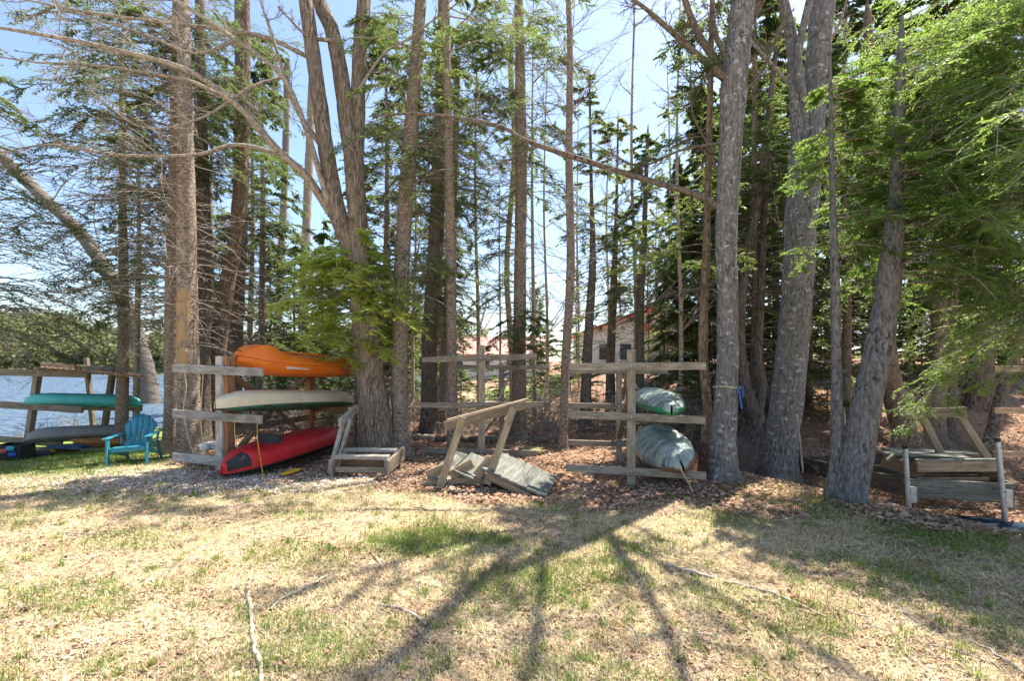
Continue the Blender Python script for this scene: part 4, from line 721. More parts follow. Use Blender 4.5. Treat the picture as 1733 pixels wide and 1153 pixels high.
# fan back with rounded top, leaning
bn = Vector((0, .36, .93)).normalized()
for k in range(5):
    u = (k - 2); x0 = u * .072; x1 = u * .115; ln = .70 - .035 * u * u; p0 = Vector((x0, .16, .26)); dirn = (Vector((x1 - x0, 0, 0)) + bn * .68).normalized(); pe = p0 + dirn * ln
    V = []; nn = 9; side = dirn.cross(Vector((0, 1, 0))).normalized(); nrm = side.cross(dirn).normalized()
    for t in range(nn):
        f = t / (nn - 1); wv = (.033 + .02 * f) * (1 if f < .9 else .86) ; c_ = p0 + dirn * ln * f + nrm * (-.02 * math.sin(f * 3.1))
        top = 0 if t < nn - 1 else -.022 * u / 1.
        for s_, q_ in ((-1, -1), (1, -1), (1, 1), (-1, 1)): V.append(c_ + side * wv * s_ + nrm * .007 * q_ + dirn * (top * s_ * (1 if side.x > 0 else -1)))
    Q = [[t * 4 + a_, t * 4 + (a_ + 1) % 4, t * 4 + 4 + (a_ + 1) % 4, t * 4 + 4 + a_] for t in range(nn - 1) for a_ in range(4)] + [[3, 2, 1, 0], [nn * 4 - 4, nn * 4 - 3, nn * 4 - 2, nn * 4 - 1]]
    part('back_slat', [list(v) for v in V], Q, M['teal'], r, False, None, False)
lb_('back_rail', (-.24, .19, .36), (.24, .19, .36), .02, .07); lb_('back_rail', (-.27, .34, .66), (.27, .34, .66), .02, .05)
for k in range(5): lb_('seat_slat', (-.24, -.30 + k * .105, .37 - k * .028), (.24, -.30 + k * .105, .37 - k * .028), .09, .016)
lb_('seat_apron', (-.27, -.36, .33), (.27, -.36, .33), .025, .09)
for s_ in (-1, 1):
    lb_('arm', (s_ * .32, -.38, .55), (s_ * .31, .34, .56), .11, .022, bev=.01)
    lb_('front_leg', (s_ * .30, -.40, 0), (s_ * .30, -.33, .55), .035, .1, up=(0, 1, 0)); lb_('side_rail', (s_ * .27, -.36, .32), (s_ * .27, .42, .1), .03, .08)
    lb_('rear_leg', (s_ * .27, .46, -.01), (s_ * .28, .26, .36), .035, .08, up=(0, 1, 0)); lb_('arm_support', (s_ * .3, .28, .55), (s_ * .28, .2, .36), .03, .06, up=(0, 1, 0))

# ------------------------------------------------------------------ small steps by the cedar
gs = gz(-2.2, 7.); r = thing('wooden_steps', 'small weathered dock steps with a short handrail standing before the forked cedar', 'steps', (-2.2, 7.1, gs))
D0 = 6.95
board('tread', (-2.63, 6.95, .27), (-1.80, 6.9, .27), .16, .05, 'w_white', r); board('tread', (-2.60, 7.35, .30), (-1.78, 7.3, .30), .16, .045, 'w_white', r); board('riser_board', (-2.56, 6.86, .10), (-1.84, 6.82, .10), .05, .08, 'w_grey', r); board('back_board', (-2.56, 7.1, .16), (-1.84, 7.06, .16), .03, .16, 'w_brown', r)
for x_ in (-2.60, -1.80):
    board('stringer', (x_, 6.84, .13), (x_ + .05, 7.62, .2), .045, .2, 'w_grey', r); board('foot', (x_ + .0, 6.82, -.04), (x_ - .02, 6.84, .25), .05, .09, 'w_grey', r, up=(0, 1, 0))
board('handrail_post', (-2.68, 6.93, .02), (-2.58, 7.25, .78), .045, .09, 'w_white', r, up=(0, 1, 0)); board('handrail_post', (-2.70, 7.35, .12), (-2.60, 7.72, .84), .045, .09, 'w_white', r, up=(0, 1, 0)); board('handrail', (-2.56, 7.02, .76), (-2.58, 7.85, .90), .05, .12, 'w_white', r)

# ------------------------------------------------------------------ collapsed steps in the middle
r = thing('wooden_steps', 'broken down dock steps with slanting handrail and sagging grey plank ramp', 'steps', (X(820, 6.4), 6.4, gz(0, 6.4)))
D1 = 6.15
board('handrail_post', P3(742, 832, D1), P3(784, 706, D1 + .05), .05, .10, 'w_tan', r, up=(1, 0, 0)); board('handrail_post', P3(824, 820, D1 + .05), P3(869, 690, D1 + .1), .05, .10, 'w_tan', r, up=(1, 0, 0))
board('handrail', P3(752, 722, D1 + .04), P3(890, 685, D1 + .12), .05, .115, 'w_tan', r); board('rail_cap', P3(757, 712, D1 + .1), P3(895, 676, D1 + .18), .11, .035, 'w_tan', r)
board('stringer', P3(718, 824, D1 + .1), P3(866, 806, D1 + .2), .045, .13, 'w_tan', r); board('stringer', P3(740, 790, D1 + 1.0), P3(862, 775, D1 + 1.05), .045, .13, 'w_tan', r)
for (x0_, y0_, x1_, y1_) in ((722, 806, 760, 790), (762, 806, 800, 784), (806, 806, 832, 776)): board('stair_bracket', P3(x0_, y0_, D1 + .1), P3(x1_, y1_, D1 + .14), .04, .13, 'w_tan', r)
def plank(nm, a0, a1, b0, b1, mat, th=.035):
    a0, a1, b0, b1 = map(np.array, (a0, a1, b0, b1)); V = [a0, a1, b1, b0]; n_ = unit(np.cross(a1 - a0, b0 - a0)); n_ = n_ * (1 if n_[2] > 0 else -1)
    p0 = (a0 + b0) / 2; p1 = (a1 + b1) / 2; w_ = np.linalg.norm(b0 - a0) * .97; return board(nm, p0 - n_ * th / 2, p1 - n_ * th / 2, w_, th, mat, r, up=n_)
plank('tread', P3(722, 808, D1 + .05), P3(765, 778, D1 + .95), P3(757, 817, D1 + .05), P3(790, 782, D1 + .95), 'w_old')
plank('tread', P3(766, 796, D1 + .03), P3(800, 768, D1 + .95), P3(802, 810, D1 + .03), P3(826, 776, D1 + .95), 'w_old'); plank('tread', P3(735, 792, D1 + .3), P3(770, 764, D1 + 1.1), P3(762, 798, D1 + .3), P3(792, 768, D1 + 1.1), 'w_old')
A_, B_, C_, E_ = P3(816, 792, D1 + .02), P3(925, 841, 5.72), P3(850, 766, D1 + .9), P3(943, 806, 6.45)
for k in range(7):
    f0, f1 = k / 7, (k + 1) / 7; plank('plank', A_ + (B_ - A_) * f0, C_ + (E_ - C_) * f0, A_ + (B_ - A_) * f1, C_ + (E_ - C_) * f1, 'w_old', .04)
board('ramp_joist', A_ + [.06, .05, -.1], B_ + [-.1, .07, -.085], .045, .1, 'w_tan', r); board('ramp_joist', C_ + [.06, -.05, -.1], E_ + [-.1, -.07, -.085], .045, .1, 'w_tan', r)

# ------------------------------------------------------------------ cross-shaped racks
def cross_rack(label, post, top, arms, d, rear, rtop, rarms, extra=(), mats=('w_grey', 'w_grey')):
    g = gz(post[0], post[1]); r = thing('canoe_rack', label, 'rack', (post[0], post[1], g)); p = np.array([post[0], post[1], 0.]); d = unit(np.array([d[0], d[1], 0.])); n_ = np.array([d[1], -d[0], 0])
    board('post', p + [0, 0, g - .2], p + [0, 0, top], .10, .11, mats[0], r, up=d)
    for k, (z, l_, r_, tl) in enumerate(arms):
        q0 = p + n_ * .078; board('arm', q0 - d * l_ + [0, 0, z - tl], q0 + d * r_ + [0, 0, z + tl], .045, .098, mats[k % 2], r); bolt(q0 + n_ * .024 + [0, 0, z], n_, r, .017)
    g = gz(rear[0], rear[1]); p2 = np.array([rear[0], rear[1], 0.]); board('post', p2 + [0, 0, g - .2], p2 + [0, 0, rtop], .09, .1, 'w_grey', r, up=d)
    for z, l_, r_ in rarms: q0 = p2 + n_ * .07; board('arm', q0 - d * l_ + [0, 0, z], q0 + d * r_ + [0, 0, z], .04, .09, 'w_brown' if 0 else 'w_grey', r); bolt(q0 + n_ * .022 + [0, 0, z], n_, r, .015)
    for a0, a1, m_ in extra: board('brace', a0, a1, .04, .08, m_, r, up=n_)
    return r
cross_rack('cross armed wooden rack carrying the two tarp wrapped boats', (1.595, 6.33), 1.82, ((1.595, .82, .93, .008), (.925, .84, .92, -.02), (.205, .86, .93, -.015)), (1, -.2), (1.80, 7.95), 1.70, ((1.52, .84, .78), (.93, .85, .1), (.30, .85, .12)),
           [((1.66, 6.6, 1.35), (1.78, 7.9, .42), 'w_brown'), ((1.62, 6.6, 1.6), (1.86, 7.9, 1.15), 'w_brown')])
cross_rack('empty cross armed wooden rack behind the broken down steps', (-.54, 8.35), 1.97, ((1.74, 1.04, .98, .03), (.92, 1.06, 1.1, .01), (.10, 1.08, .98, -.02)), (1, -.05), (-.22, 9.9), 1.62, ((1.58, .95, 1.0), (.80, .55, 1.02), (.10, .98, 1.0)),
           [((-.0, 9.7, 1.5), (-.35, 8.6, .75), 'w_grey'), ((-.5, 8.5, .4), (.12, 9.7, 1.1), 'w_brown')])
# shelves at the right edge
r = thing('canoe_rack', 'rack boards poking in from the right edge behind the slanting trunk', 'rack', (8.1, 7.1, gz(8.1, 7.1)))
board('post', (8.1, 7.2, gz(8.1, 7.2) - .2), (8.1, 7.2, 1.75), .1, .1, 'w_tan', r, up=(1, 0, 0))
for z in (1.56, .93, .27): board('arm', (7.25, 7.12, z), (9., 7.08, z), .045, .095, 'w_tan', r)
# wrapped boats
def wrapped_boat(label, p0, p1, W, H, rim, roll=0., seed=1):
    root = thing('wrapped_boat', label, 'boat', (0, 0, 0)); Ln = place(root, p0, p1, roll); U = np.cos(np.linspace(np.pi, 0, 61)); rs = random.Random(seed); ph = [rs.random() * 6 for _ in range(8)]; ts, hs = [], []
    for u in U:
        a = abs(u); hw = W / 2 * max(1 - a ** 2.4, 0) ** .6 + .012; th = H * (1 - .55 * a ** 3.5) ; x = u * Ln / 2
        row = []
        for k in range(33):
            t = k / 32 * np.pi; y = -math.cos(t); z = math.sin(t); sq = (abs(y) ** .8) * (1 if y > 0 else -1); f = .035 * math.sin(t * 5 + u * 9 + ph[0]) * z + .03 * math.sin(u * 17 + t * 2.2 + ph[1]) * z + .02 * math.sin(u * 31 - t * 7 + ph[2]) * z + .018 * math.sin(t * 13 + u * 4 + ph[3]) * z
            rd = .12 * max(0, 1 - abs(t - 1.57) / .5) - .05 * math.cos(2 * t) * z; row.append((x * (1 + .01 * math.sin(t * 7)), sq * hw * (1.04 + f), .05 + th * (z ** .62 * (.78 + rd) + f * .9)))
        ts.append(row); hs.append([(x * 1.005, -hw * 1.08, .10), (x, -hw * 1.07, .05), (x, -hw * .7, .01), (x, 0, 0.), (x, hw * .7, .01), (x, hw * 1.07, .05), (x * 1.005, hw * 1.08, .10)])
    loft('tarp', ts, 'tarp', root); loft('hull', hs, rim, root)
    for u in (-.72, -.35, .2, .6):
        a = abs(u); hw = W / 2 * max(1 - a ** 2.4, 0) ** .6 * 1.1; th = H * (1 - .55 * a ** 3.5); tt = np.linspace(0, np.pi, 22); V, Q = tubes(np.stack([np.full(22, u * Ln / 2) + .05 * np.sin(tt * 2), -np.cos(tt) * hw, .05 + th * .93 * np.sin(tt) ** .6], -1)[None], np.full((1, 22), .004), 4); part('cord', V, Q, M['cord'], root, True, None, False)
    return root
wrapped_boat('green rimmed boat wrapped in a translucent tarp on the middle arms', (2.06, 6.1, .955), (2.32, 8.2, .99), .60, .25, 'greenrim', 0, 2)
wrapped_boat('brown rimmed boat wrapped in a translucent tarp lying tilted on the bottom arms', (2.17, 5.93, .26), (2.32, 8.1, .30), .68, .35, 'brownrim', -20, 5)
o = rod('tie_line', [(2.02, 5.98, .5), (2.12, 5.92, .3), (2.24, 5.85, .05)], .006, 'cord', None); tag(o, 'pale cord running from the tilted wrapped boat to the ground', 'rope')

# ------------------------------------------------------------------ dock frame, pipes and steps on the right
r = thing('dock_section', 'wooden dock frame with galvanised pipe legs resting in the hollow behind the leaning hemlock', 'dock section', (5.9, 6.8, gz(5.9, 6.8)))
FL, FR, BL, BR = np.array([5.42, 6.45, -.06]), np.array([6.42, 6.05, -.03]), np.array([5.24, 8.6, -.18]), np.array([7.2, 8.3, .0])
board('beam', FL, FR, .05, .25, 'w_old', r); board('beam', FL + [-.03, .04, 0], BL, .05, .25, 'w_dark', r); board('beam', FR + [.03, .04, 0], BR, .05, .25, 'w_dark', r); board('beam', BL, BR, .05, .22, 'w_dark', r)
for f in (.3, .62): board('joist', FL + (BL - FL) * f, FR + (BR - FR) * f, .05, .16, 'w_dark', r)
for (px, pt, pb, D, sh) in ((1532, 760, 874, 6.35, 0), (1688, 748, 892, 5.95, .05)):
    t = P3(px, pt, D); b_ = t.copy(); b_[2] = gz(t[0], D) - .05; b_[0] += .06 + sh; l_ = Acc(); l_.add(*tubes(np.array([[b_, t]]), np.array([[.03, .03]]), 12)); l_.obj('pipe_leg', M['metal'], r); l_ = Acc(); l_.add(*tubes(np.array([[t - [0, 0, .0], t + [0, 0, .05], t + [0, 0, .052]]]), np.array([[.033, .033, .001]]), 12)); l_.obj('pipe_cap', M['black'], r)
    board('bracket', (b_ * .62 + t * .38) + [.05, -.02, -.12], (b_ * .62 + t * .38) + [.05, -.02, .1], .09, .03, 'metal', r, up=(0, 1, 0)); l_ = Acc(); l_.add(*tubes(np.array([[b_ + [0, 0, .03], b_ + [0, 0, .06], b_ + [0, 0, .065]]]), np.array([[.10, .10, .001]]), 14)); l_.obj('foot_plate', M['w_old'], r)
r = thing('wooden_steps', 'dock steps with an upright handrail lying on top of the dock frame', 'steps', (5.9, 6.6, .2))
board('tread', P3(1488, 766, 6.75), P3(1640, 775, 6.55), .26, .035, 'w_old', r); board('tread', P3(1500, 762, 7.1), P3(1650, 768, 6.95), .26, .035, 'w_old', r); board('tread', P3(1550, 780, 6.35), P3(1696, 779, 6.2), .06, .04, 'w_old', r)
board('riser_board', P3(1552, 791, 6.42), P3(1692, 790, 6.28), .035, .13, 'w_grey', r); board('riser_board', P3(1552, 812, 6.5), P3(1672, 811, 6.38), .035, .05, 'w_tan', r)
for px0, py0, px1, py1, D in ((1492, 778, 1565, 802, 6.5), (1664, 806, 1694, 790, 6.3)): board('stringer', P3(px0, py0, D + .25), P3(px1, py1, D), .045, .19, 'w_dim', r)
for k in range(3): board('cleat', P3(1500 + k * 24, 780 + k * 2, 6.5), P3(1512 + k * 24, 770 + k * 2, 6.6), .03, .04, 'w_old', r)
board('handrail_post', P3(1592, 768, 6.75), P3(1560, 705, 6.8), .045, .1, 'w_grey', r, up=(1, 0, 0)); board('handrail_post', P3(1672, 778, 6.5), P3(1624, 704, 6.55), .045, .1, 'w_grey', r, up=(1, 0, 0)); board('handrail', P3(1531, 701, 6.85), P3(1636, 697, 6.45), .06, .13, 'w_grey', r)
o = blob('tarp_sheet', (6.1, 5.9, gz(6.1, 5.9) + .02), (.5, .3, .05), 'tarpblue', None, 4, .25, 3, 9, -.3); tag(o, 'slate blue tarp spread in the hollow under the dock frame', 'tarp')
r = thing('stake', 'pale wooden stake leaning against the air right of the speckled maple', 'stake', G(1359, 795)); r['label'] = 'pale thin wooden stake standing at the far end of the dock frame'
board('shaft', P3(1359, 800, 7.4), P3(1349, 700, 7.4), .018, .026, 'w_white', r, up=(1, 0, 0)); r2 = r
o = board('loose_plank', P3(1433, 752, 6.3), P3(1426, 690, 6.35), .02, .05, 'w_white', None, up=(1, 0, 0)); tag(o, 'splintered pale plank leaning between the two hemlock stems', 'plank')

# ------------------------------------------------------------------ logs, rocks, strap, sticks
def log(label, p0, p1, rad, mat, name='log'):
    p0, p1 = np.array(p0), np.array(p1); q = p0 + (p1 - p0) * np.linspace(0, 1, 14)[:, None]; q[1:-1] += rng.normal(0, .01, (12, 3)); V, Q = tubes(q[None], np.linspace(rad, rad * .85, 14)[None], 12, .04)
    r = thing(name, label, 'log', (p0 + p1) / 2); part('bark', V, Q, M[mat], r)
    for p, d_ in ((p0, p0 - p1), (p1, p1 - p0)): a = Acc(); a.add(*tubes(np.array([[p, p + unit(d_) * .004, p + unit(d_) * .005]]), np.array([[rad * .97, rad * .9, .001]]), 12)); a.obj('cut_end', M['w_white'], r)
def GP(px, py, dz=0.): g = G(px, py); return g + [0, 0, dz]
log('pale birch log lying behind the left end of the empty rack', GP(686, 744, .07), GP(735, 747, .07), .075, 'birch'); log('brown bark log continuing right of the pale birch log', GP(738, 748, .06), GP(835, 750, .06), .065, 'cedar2')
log('thin dead log resting across the slope between the maples and racks', GP(1120, 728, .05), GP(1205, 742, .05), .035, 'twig'); log('long dead log on the leaf litter behind the kayak rack', GP(395, 742, .12), GP(470, 738, .12), .05, 'brown')
o = blob('rock', GP(895, 770, .06), (.22, .16, .11), 'moss', None, 3, .12, 2, 2); tag(o, 'mossy rounded rock behind the right end of the empty rack', 'rock')
o = blob('rock', GP(1243, 812, .03), (.07, .05, .05), 'rock', None, 3, .15, 2, 4); tag(o, 'small pale rock at the foot of the maple with the blue strap', 'rock')
mz = Z(655, qm[0, 1]); mc = axis_at(qm, np.array([mz]))[0]; mr = float(np.interp(mz, qm[:, 2], qm[:, 3])) * 1.09; an = np.linspace(0, 2 * np.pi, 40)
o = rod('tied_rope', [(mc[0] + mr * math.cos(t), mc[1] + mr * math.sin(t), mz + .012 * math.sin(t * 2)) for t in an], .008, 'cord', None); tag(o, 'yellow cord tied round the grey maple trunk', 'cord')
mx_ = lambda t, e: np.array([mc[0] + (mr + e) * math.sin(t), mc[1] - (mr + e) * math.cos(t), 0])
o = board('ratchet_strap', mx_(.45, .02) + [0, 0, mz], mx_(.85, .03) + [0, 0, mz - .30], .010, .034, 'bluep', None, up=(1, .4, 0)); tag(o, 'wide blue strap end hanging from the cord on the maple', 'strap')
o = board('ratchet_strap', mx_(1.3, .03) + [0, 0, mz + .01], mx_(1.35, .04) + [0, 0, mz - .14], .010, .03, 'bluep', None, up=(1, .4, 0)); tag(o, 'short blue strap end at the right edge of the maple trunk', 'strap')
sticks = [([(418, 1000), (424, 1040), (428, 1085), (436, 1120), (442, 1165)], .012, 'thick bleached stick pointing at the viewer on the left lawn'), ([(640, 1032), (672, 1034), (700, 1048), (724, 1066)], .009, 'curved bleached stick left of the centre on the lawn'), ([(455, 1040), (475, 1020), (510, 1003), (556, 978)], .009, 'pale straight stick right above the thick bleached one'),
          ([(246, 920), (285, 912), (303, 902), (311, 884)], .006, 'thin brown curved stick on the far left lawn'), ([(1128, 962), (1165, 972), (1206, 985)], .012, 'short pale stick on the lawn below the wrapped boats'), ([(1225, 990), (1300, 1008), (1400, 1052)], .009, 'long weathered stick on the right half of the lawn'), ([(1305, 1020), (1340, 1040), (1372, 1068)], .006, 'thin stick just under the long weathered one'),
          ([(1245, 862), (1300, 884), (1338, 880), (1350, 876)], .007, 'light stick lying in the shaded green grass'), ([(1326, 806), (1380, 820), (1440, 850)], .007, 'thin long stick running from the speckled maple to the hemlock'), ([(630, 942), (640, 952), (646, 966)], .007, 'tiny pale stick near the green grass patch'), ([(1110, 850), (1150, 866), (1200, 880)], .006, 'thin stick in the dark leaf litter edge'),
          ([(1000, 1048), (1050, 1052), (1078, 1080), (1082, 1100)], .004, 'thin curled twig on the lawn right of the centre'), ([(650, 1122), (700, 1135), (716, 1146)], .005, 'thin broken twig near the bottom of the view'), ([(1480, 1010), (1520, 1035), (1560, 1065)], .006, 'pale thin stick on the right lawn under the dock'), ([(1640, 1090), (1690, 1118), (1740, 1150)], .009, 'stick at the lower right corner of the lawn'), ([(100, 905), (160, 908), (205, 906)], .008, 'pale stick lying flat on the left lawn')]
for pl, rr, lb in sticks:
    pts = [GP(x_, y_, rr + .012) for x_, y_ in pl]; q = spline(np.c_[pts, np.full(len(pts), rr)], .04); q[:, :3] += rng.normal(0, rr * .35, (len(q), 3)); V, Q = tubes(q[None, :, :3], (q[:, 3] * rng.uniform(.75, 1.25, len(q)))[None], 7, .08)
    o = part('stick', V, Q, M['stick' if rr > .0065 else 'twig'], None); tag(o, lb, 'stick')

# ------------------------------------------------------------------ houses beyond
def prism(nm, P, root, mat, th):
    V = np.array(P, float); n_ = unit(np.cross(V[1] - V[0], V[-1] - V[0])) * th; m_ = len(V); bm = bmesh.new(); a_ = [bm.verts.new(v - np.array(root.location)) for v in V]; b_ = [bm.verts.new(v - n_ - np.array(root.location)) for v in V]
    bm.faces.new(a_); bm.faces.new(b_[::-1]); [bm.faces.new((a_[i], b_[i], b_[(i + 1) % m_], a_[(i + 1) % m_])) for i in range(m_)]; bmesh.ops.recalc_face_normals(bm, faces=bm.faces[:]); me_ = bpy.data.meshes.new(nm); bm.to_mesh(me_); bm.free(); me_.materials.append(M[mat]); return link(bpy.data.objects.new(nm, me_), root)
def bxx(nm, x0, x1, y0, y1, z0, z1, mat, root): return prism(nm, [(x0, y0, z0), (x1, y0, z0), (x1, y0, z1), (x0, y0, z1)], root, mat, -(y1 - y0)) if 0 else board(nm, ((x0), (y0 + y1) / 2, (z0 + z1) / 2), ((x1), (y0 + y1) / 2, (z0 + z1) / 2), y1 - y0, z1 - z0, mat, root, bev=0)
H0 = np.array([9.5, 34., gz(9.5, 34)]); r = thing('white_house', 'white clapboard house with a steep red metal roof beyond the wood', 'house', H0)
bxx('wall', 5.2, 13.6, 32, 40, 0, 4.1, 'clap', r); prism('gable', [(5.2, 32, 4.1), (13.6, 32, 4.1), (9.4, 32, 5.4)], r, 'clap', .2)
prism('roof', [(4.7, 31.5, 3.95), (9.4, 31.5, 5.6), (9.4, 40.5, 5.6), (4.7, 40.5, 3.95)], r, 'roof', .18); prism('roof', [(9.4, 31.5, 5.6), (15.4, 31.5, 3.3), (15.4, 40.5, 3.3), (9.4, 40.5, 5.6)], r, 'roof', .18)
prism('porch_roof', [(8.6, 30.2, 4.3), (11.4, 30.2, 3.1), (11.4, 32, 3.1), (8.6, 32, 4.3)], r, 'roof', .15); bxx('porch_wall', 11., 16.4, 33, 38, 0, 3.4, 'clap', r)
for x_ in (5.9, 7.3, 12.2): w_ = bxx('window', x_, x_ + .75, 31.93, 31.99, 2.05, 3.1, 'glass', r); 
for x_ in (5.9, 7.3, 12.2): bxx('window_frame', x_ - .08, x_ + .83, 31.96, 31.995, 1.97, 3.18, 'white', r)
H1 = np.array([-1, 44., gz(-1, 44)]); r = thing('low_building', 'long low building with a faded pinkish red roof far behind the empty rack', 'building', H1)
bxx('wall', -7.2, 3., 44, 51, 0, 2.9, 'clap', r); prism('roof', [(-7.6, 43.4, 2.7), (3.4, 43.4, 2.7), (3.4, 47.5, 4.6), (-7.6, 47.5, 4.6)], r, 'roof2', .15); prism('roof', [(3.4, 51.6, 2.7), (-7.6, 51.6, 2.7), (-7.6, 47.5, 4.6), (3.4, 47.5, 4.6)], r, 'roof2', .15)
for x_ in (-5.5, -3., -.5, 1.6): bxx('window', x_, x_ + .9, 43.93, 43.99, 1.4, 2.4, 'glass', r)
g = gz(1.75, 20); r = thing('utility_box', 'small green utility box on the grass beyond the racks', 'utility box', (1.75, 20, g)); board('cabinet', (1.42, 20, g + .38), (2.05, 20, g + .38), .6, .8, 'utility', r, bev=.03); board('lid', (1.38, 20, g + .81), (2.09, 20, g + .81), .68, .06, 'utility', r, bev=.02)
# ------------------------------------------------------------------ ground cover (nobody could count it)
def spots(n, D0, D1, pw=1.6, wide=1.3):
    u = rng.random(n); D = (D0 ** (1 - pw) + u * (D1 ** (1 - pw) - D0 ** (1 - pw))) ** (1 / (1 - pw)); return rng.uniform(-1, 1, n) * (D * wide + .4), D
def clump(x, y, s=1.): return np.sin(x * 5.1 * s + 2 * np.sin(y * 3.3 * s)) * np.sin(y * 6.7 * s + 1.7 * np.sin(x * 4.1 * s)) * .5 + np.sin(x * 1.9 * s - y * 2.7 * s + 1) * .5
def blades(x, y, l, w, e0, e1, bend=.5):
    n = len(x); az = rng.random(n) * 6.283; e = rng.uniform(e0, e1, n); d = np.stack([np.cos(az) * np.cos(e), np.sin(az) * np.cos(e), np.sin(e)], -1); p = np.stack([x, y, ground(x, y) + .002], -1)
    s = np.stack([-np.sin(az), np.cos(az), 0 * az], -1) * (w * .5)[:, None]; mid = p + d * (l * .55)[:, None]; d2 = unit(d - np.array([0, 0, 1.]) * bend * rng.random((n, 1))); tip = mid + d2 * (l * .45)[:, None]
    tip[:, 2] = np.maximum(tip[:, 2], p[:, 2] + .001); V = np.stack([p - s, p + s, mid + s * .8, mid - s * .8, tip + s * .12, tip - s * .12], 1).reshape(-1, 3); i = np.arange(n)[:, None] * 6
    return V, np.concatenate([i + [0, 1, 2, 3], i + [3, 2, 4, 5]])
def gmat(name, stops, tr=.25, s=40):
    m, nt, out = newmat(name); v = coords(nt); n1 = noise(nt, v, s, 3, .7); n2 = noise(nt, v, 2.3, 3); ad = N(nt, 'ShaderNodeMath', _operation='MULTIPLY_ADD'); L(nt, n2, ad.inputs[0]); ad.inputs[1].default_value = .45; L(nt, n1, ad.inputs[2])
    col = ramp(nt, ad.outputs[0], stops); d = N(nt, 'ShaderNodeBsdfDiffuse'); t = N(nt, 'ShaderNodeBsdfTranslucent'); L(nt, col, d.inputs[0]); L(nt, col, t.inputs[0]); ms = N(nt, 'ShaderNodeMixShader', Fac=tr); L(nt, d.outputs[0], ms.inputs[1]); L(nt, t.outputs[0], ms.inputs[2]); L(nt, ms.outputs[0], out.inputs[0]); return m
mdry = gmat('dry_grass', [(.5, (.34, .24, .14)), (.68, (.60, .47, .29)), (.85, (.80, .68, .46))]); mgr = gmat('green_grass', [(.5, (.07, .12, .02)), (.7, (.17, .26, .05)), (.88, (.32, .38, .12))], .4)
mlf = gmat('fallen_leaves', [(.48, (.11, .055, .035)), (.62, (.28, .17, .115)), (.76, (.44, .29, .20)), (.9, (.60, .45, .33))], .15, 16); mch = gmat('needle_litter', [(.5, (.12, .06, .035)), (.7, (.30, .17, .10)), (.9, (.52, .38, .26))], .1, 30)
x, y = spots(365000, 2.1, 8.5); k = rng.random(len(x)) < (1 - duff_mask(x, y)) * np.clip(.75 + .5 * clump(x, y), .12, 1); x, y = x[k], y[k]; n = len(x)
V, Q = blades(x, y, rng.uniform(.025, .08, n), rng.uniform(.0018, .0042, n) * (1 + y * .12), .05, .75); o = part('dry_grass', V, Q, mdry, None, False); tag(o, kind='stuff')
x, y = spots(450000, 2.1, 9.5, 1.4); gm = green_mask(x, y); ck = clump(x * 1.3, y * 1.3); k = rng.random(len(x)) < np.clip(gm * (.5 + .5 * (ck > -.3)) + .12 * (ck > .35) + .03, 0, 1) * (1 - .8 * duff_mask(x, y)); x, y, gm = x[k], y[k], gm[k]; n = len(x)
V, Q = blades(x, y, rng.uniform(.03, .075, n) * (1 + .6 * gm), rng.uniform(.002, .004, n) * (1 + y * .12), .5, 1.45, .9); tx, ty = spots(330, 2.2, 7.5, 1.3); k = (duff_mask(tx, ty) < .6); tx, ty = tx[k], ty[k]; nb = 34; bx = (tx[:, None] + rng.normal(0, .022, (len(tx), nb))).ravel(); by = (ty[:, None] + rng.normal(0, .022, (len(tx), nb))).ravel(); V2_, Q2_ = blades(bx, by, rng.uniform(.04, .10, len(bx)), rng.uniform(.0022, .004, len(bx)) * (1 + by * .1), .6, 1.4, 1.2)
V, Q = np.vstack([V, V2_]), np.vstack([Q, Q2_ + len(V)]); o = part('green_grass', V, Q, mgr, None, False); tag(o, kind='stuff')
def litter(x, y, l0, l1, lift=.006, wr=(.55, .85)):
    n = len(x); az = rng.random(n) * 6.283; l = rng.uniform(l0, l1, n); e = rng.normal(0, .22, n); p = np.stack([x, y, ground(x, y) + .012 + rng.random(n) * lift], -1); d = np.stack([np.cos(az) * np.cos(e), np.sin(az) * np.cos(e), np.sin(e)], -1)
    nr = unit(np.array([0, 0, 1.]) + rng.normal(0, .3, (n, 3))); s = unit(np.cross(d, nr)); up = np.cross(s, d); w = l * rng.uniform(*wr, n) * .5; c = rng.uniform(-.5, .9, n) * w; L1, W1, C1 = l[:, None], w[:, None], c[:, None]
    V = np.stack([p - d * L1 * .5, p - d * L1 * .2 + s * W1 + up * C1, p + d * L1 * .2 + s * W1 * .85 + up * C1, p + d * L1 * .5 + up * C1 * .3, p + d * L1 * .2 - s * W1 * .85 + up * C1, p - d * L1 * .2 - s * W1 + up * C1], 1).reshape(-1, 3); i = np.arange(n)[:, None] * 6
    return V, np.concatenate([i + [0, 1, 2, 3], i + [0, 3, 4, 5]])
x, y = spots(75000, 2.1, 9, 1.5); k = rng.random(len(x)) < np.clip(.16 + .7 * (clump(x * .8 + 3, y * .9) > .35) * (clump(x * 2.1, y * 2.3) > -.1), 0, 1) * (1 - duff_mask(x, y)); x, y = x[k], y[k]; a_ = litter(x, y, .018, .048)
x, y = spots(165000, 4.3, 17, 1.2, 1.3); k = rng.random(len(x)) < duff_mask(x, y) * np.clip(.55 + .5 * clump(x, y), .15, 1); x, y = x[k], y[k]; b_ = litter(x, y, .03, .07, .02)
o = part('fallen_leaves', np.vstack([a_[0], b_[0]]), np.vstack([a_[1], b_[1] + len(a_[0])]), mlf, None, False); tag(o, kind='stuff')
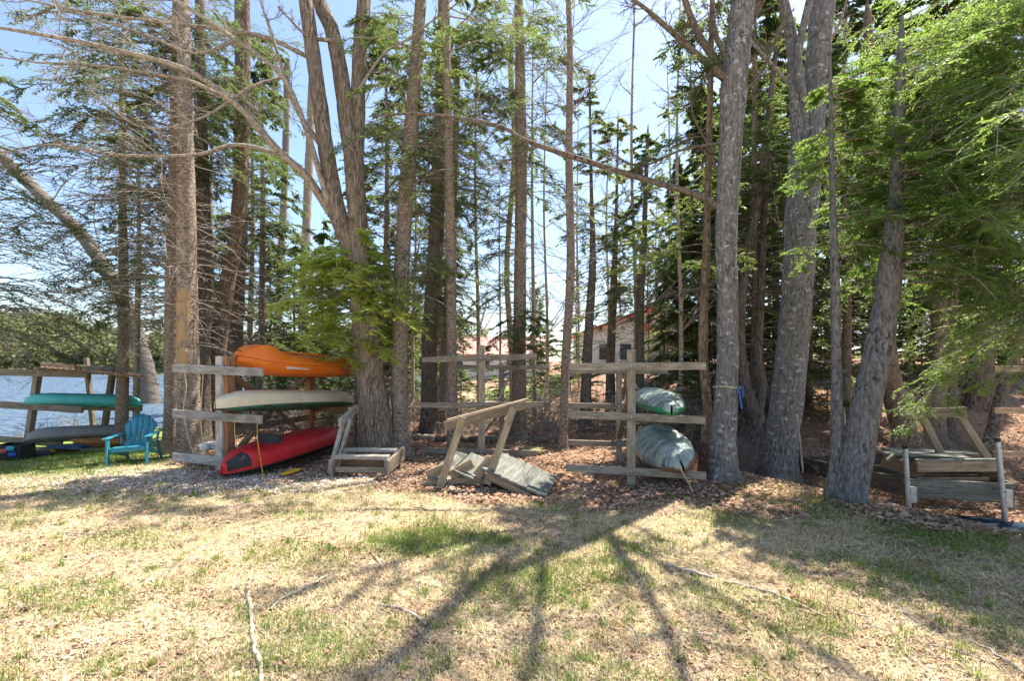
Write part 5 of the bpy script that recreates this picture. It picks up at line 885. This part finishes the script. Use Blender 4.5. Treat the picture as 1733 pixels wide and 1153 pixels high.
x, y = spots(90000, 2.2, 12, 1.3); k = rng.random(len(x)) < .15 + .85 * duff_mask(x, y); x, y = x[k], y[k]; n = len(x); V, Q = blades(x, y, rng.uniform(.03, .13, n), rng.uniform(.002, .005, n), -.02, .25, .2); o = part('needle_litter', V + [0, 0, .01], Q, mch, None, False); tag(o, kind='stuff')
# pale wood chips near the kayak rack, small twigs
n = 9000; x = rng.normal(-4.2, 1.3, n); y = rng.normal(6.6, .38, n); V, Q = litter(x, y, .02, .055, .01, (.3, .6)); mcp = gmat('wood_chips', [(.5, (.38, .27, .2)), (.7, (.62, .5, .42)), (.9, (.78, .68, .6))], .05); o = part('wood_chips', V, Q, mcp, None, False); tag(o, kind='stuff')
x, y = spots(2600, 2.3, 12, 1.2); n = len(x); az = rng.random(n) * 6.283; P = grow(np.stack([x, y, ground(x, y) + .014], -1), np.stack([np.cos(az), np.sin(az), 0 * az], -1), rng.uniform(.06, .4, n), 6, .22); P[..., 2] = ground(P[..., 0], P[..., 1]) + .013 + np.abs(rng.normal(0, .006, P.shape[:2]))
V, Q = tubes(P, (rng.uniform(.0015, .0045, n)[:, None] * np.linspace(1, .5, 6)[None]), 4); o = part('fallen_twigs', V, Q, M['twig'], None); tag(o, kind='stuff')
# rushes of dry grass at the water's edge
n = 26000; x = rng.uniform(-24, -9, n); y = 15.2 + .9 * (x + 19) + rng.normal(-1.5, 1.6, n); k = (y > 11) & (ground(x, y) > -.98); x, y = x[k], y[k]; n = len(x); V, Q = blades(x, y, rng.uniform(.15, .45, n), rng.uniform(.01, .02, n), .7, 1.5, .5); o = part('shore_grass', V, Q, mdry, None, False); tag(o, kind='stuff')
# ------------------------------------------------------------------ light, sky, camera
el, azs = R(63), R(49)     # sun high ahead of the camera, to the right
sd = Vector((math.sin(azs) * math.cos(el), math.cos(azs) * math.cos(el), math.sin(el)))
sun = bpy.data.lights.new('sun', 'SUN'); sun.energy = 5.; sun.angle = R(.55); sun.color = (1., .93, .82)
so = link(bpy.data.objects.new('sun', sun)); so.rotation_euler = (-sd).to_track_quat('-Z', 'Y').to_euler(); so.location = (0, 0, 20)
w = bpy.data.worlds.new('World'); sc.world = w; w.use_nodes = True; nt = w.node_tree
bgn = nt.nodes['Background']; sk = nt.nodes.new('ShaderNodeTexSky'); sk.sky_type = 'NISHITA'; sk.sun_disc = False; sk.sun_elevation = el; sk.sun_rotation = azs
sk.air_density = 1.0; sk.dust_density = 1.1; sk.ozone_density = 1.6
L(nt, sk.outputs[0], bgn.inputs[0]); bgn.inputs[1].default_value = .118
cam = bpy.data.cameras.new('camera'); cam.sensor_width = 36; cam.lens = F / 1733 * 36; cam.shift_y = (HY - 576.5) / 1733; cam.clip_end = 2000; cam.clip_start = .05
co = link(bpy.data.objects.new('camera', cam)); co.location = (0, 0, CH); co.rotation_euler = (R(90), 0, 0); sc.camera = co
sc.view_settings.view_transform = 'Standard'; sc.view_settings.look = 'None'; sc.view_settings.exposure = 1.4; sc.view_settings.gamma = 1
sc.cycles.max_bounces = 3; sc.cycles.diffuse_bounces = 2; sc.cycles.transparent_max_bounces = 4
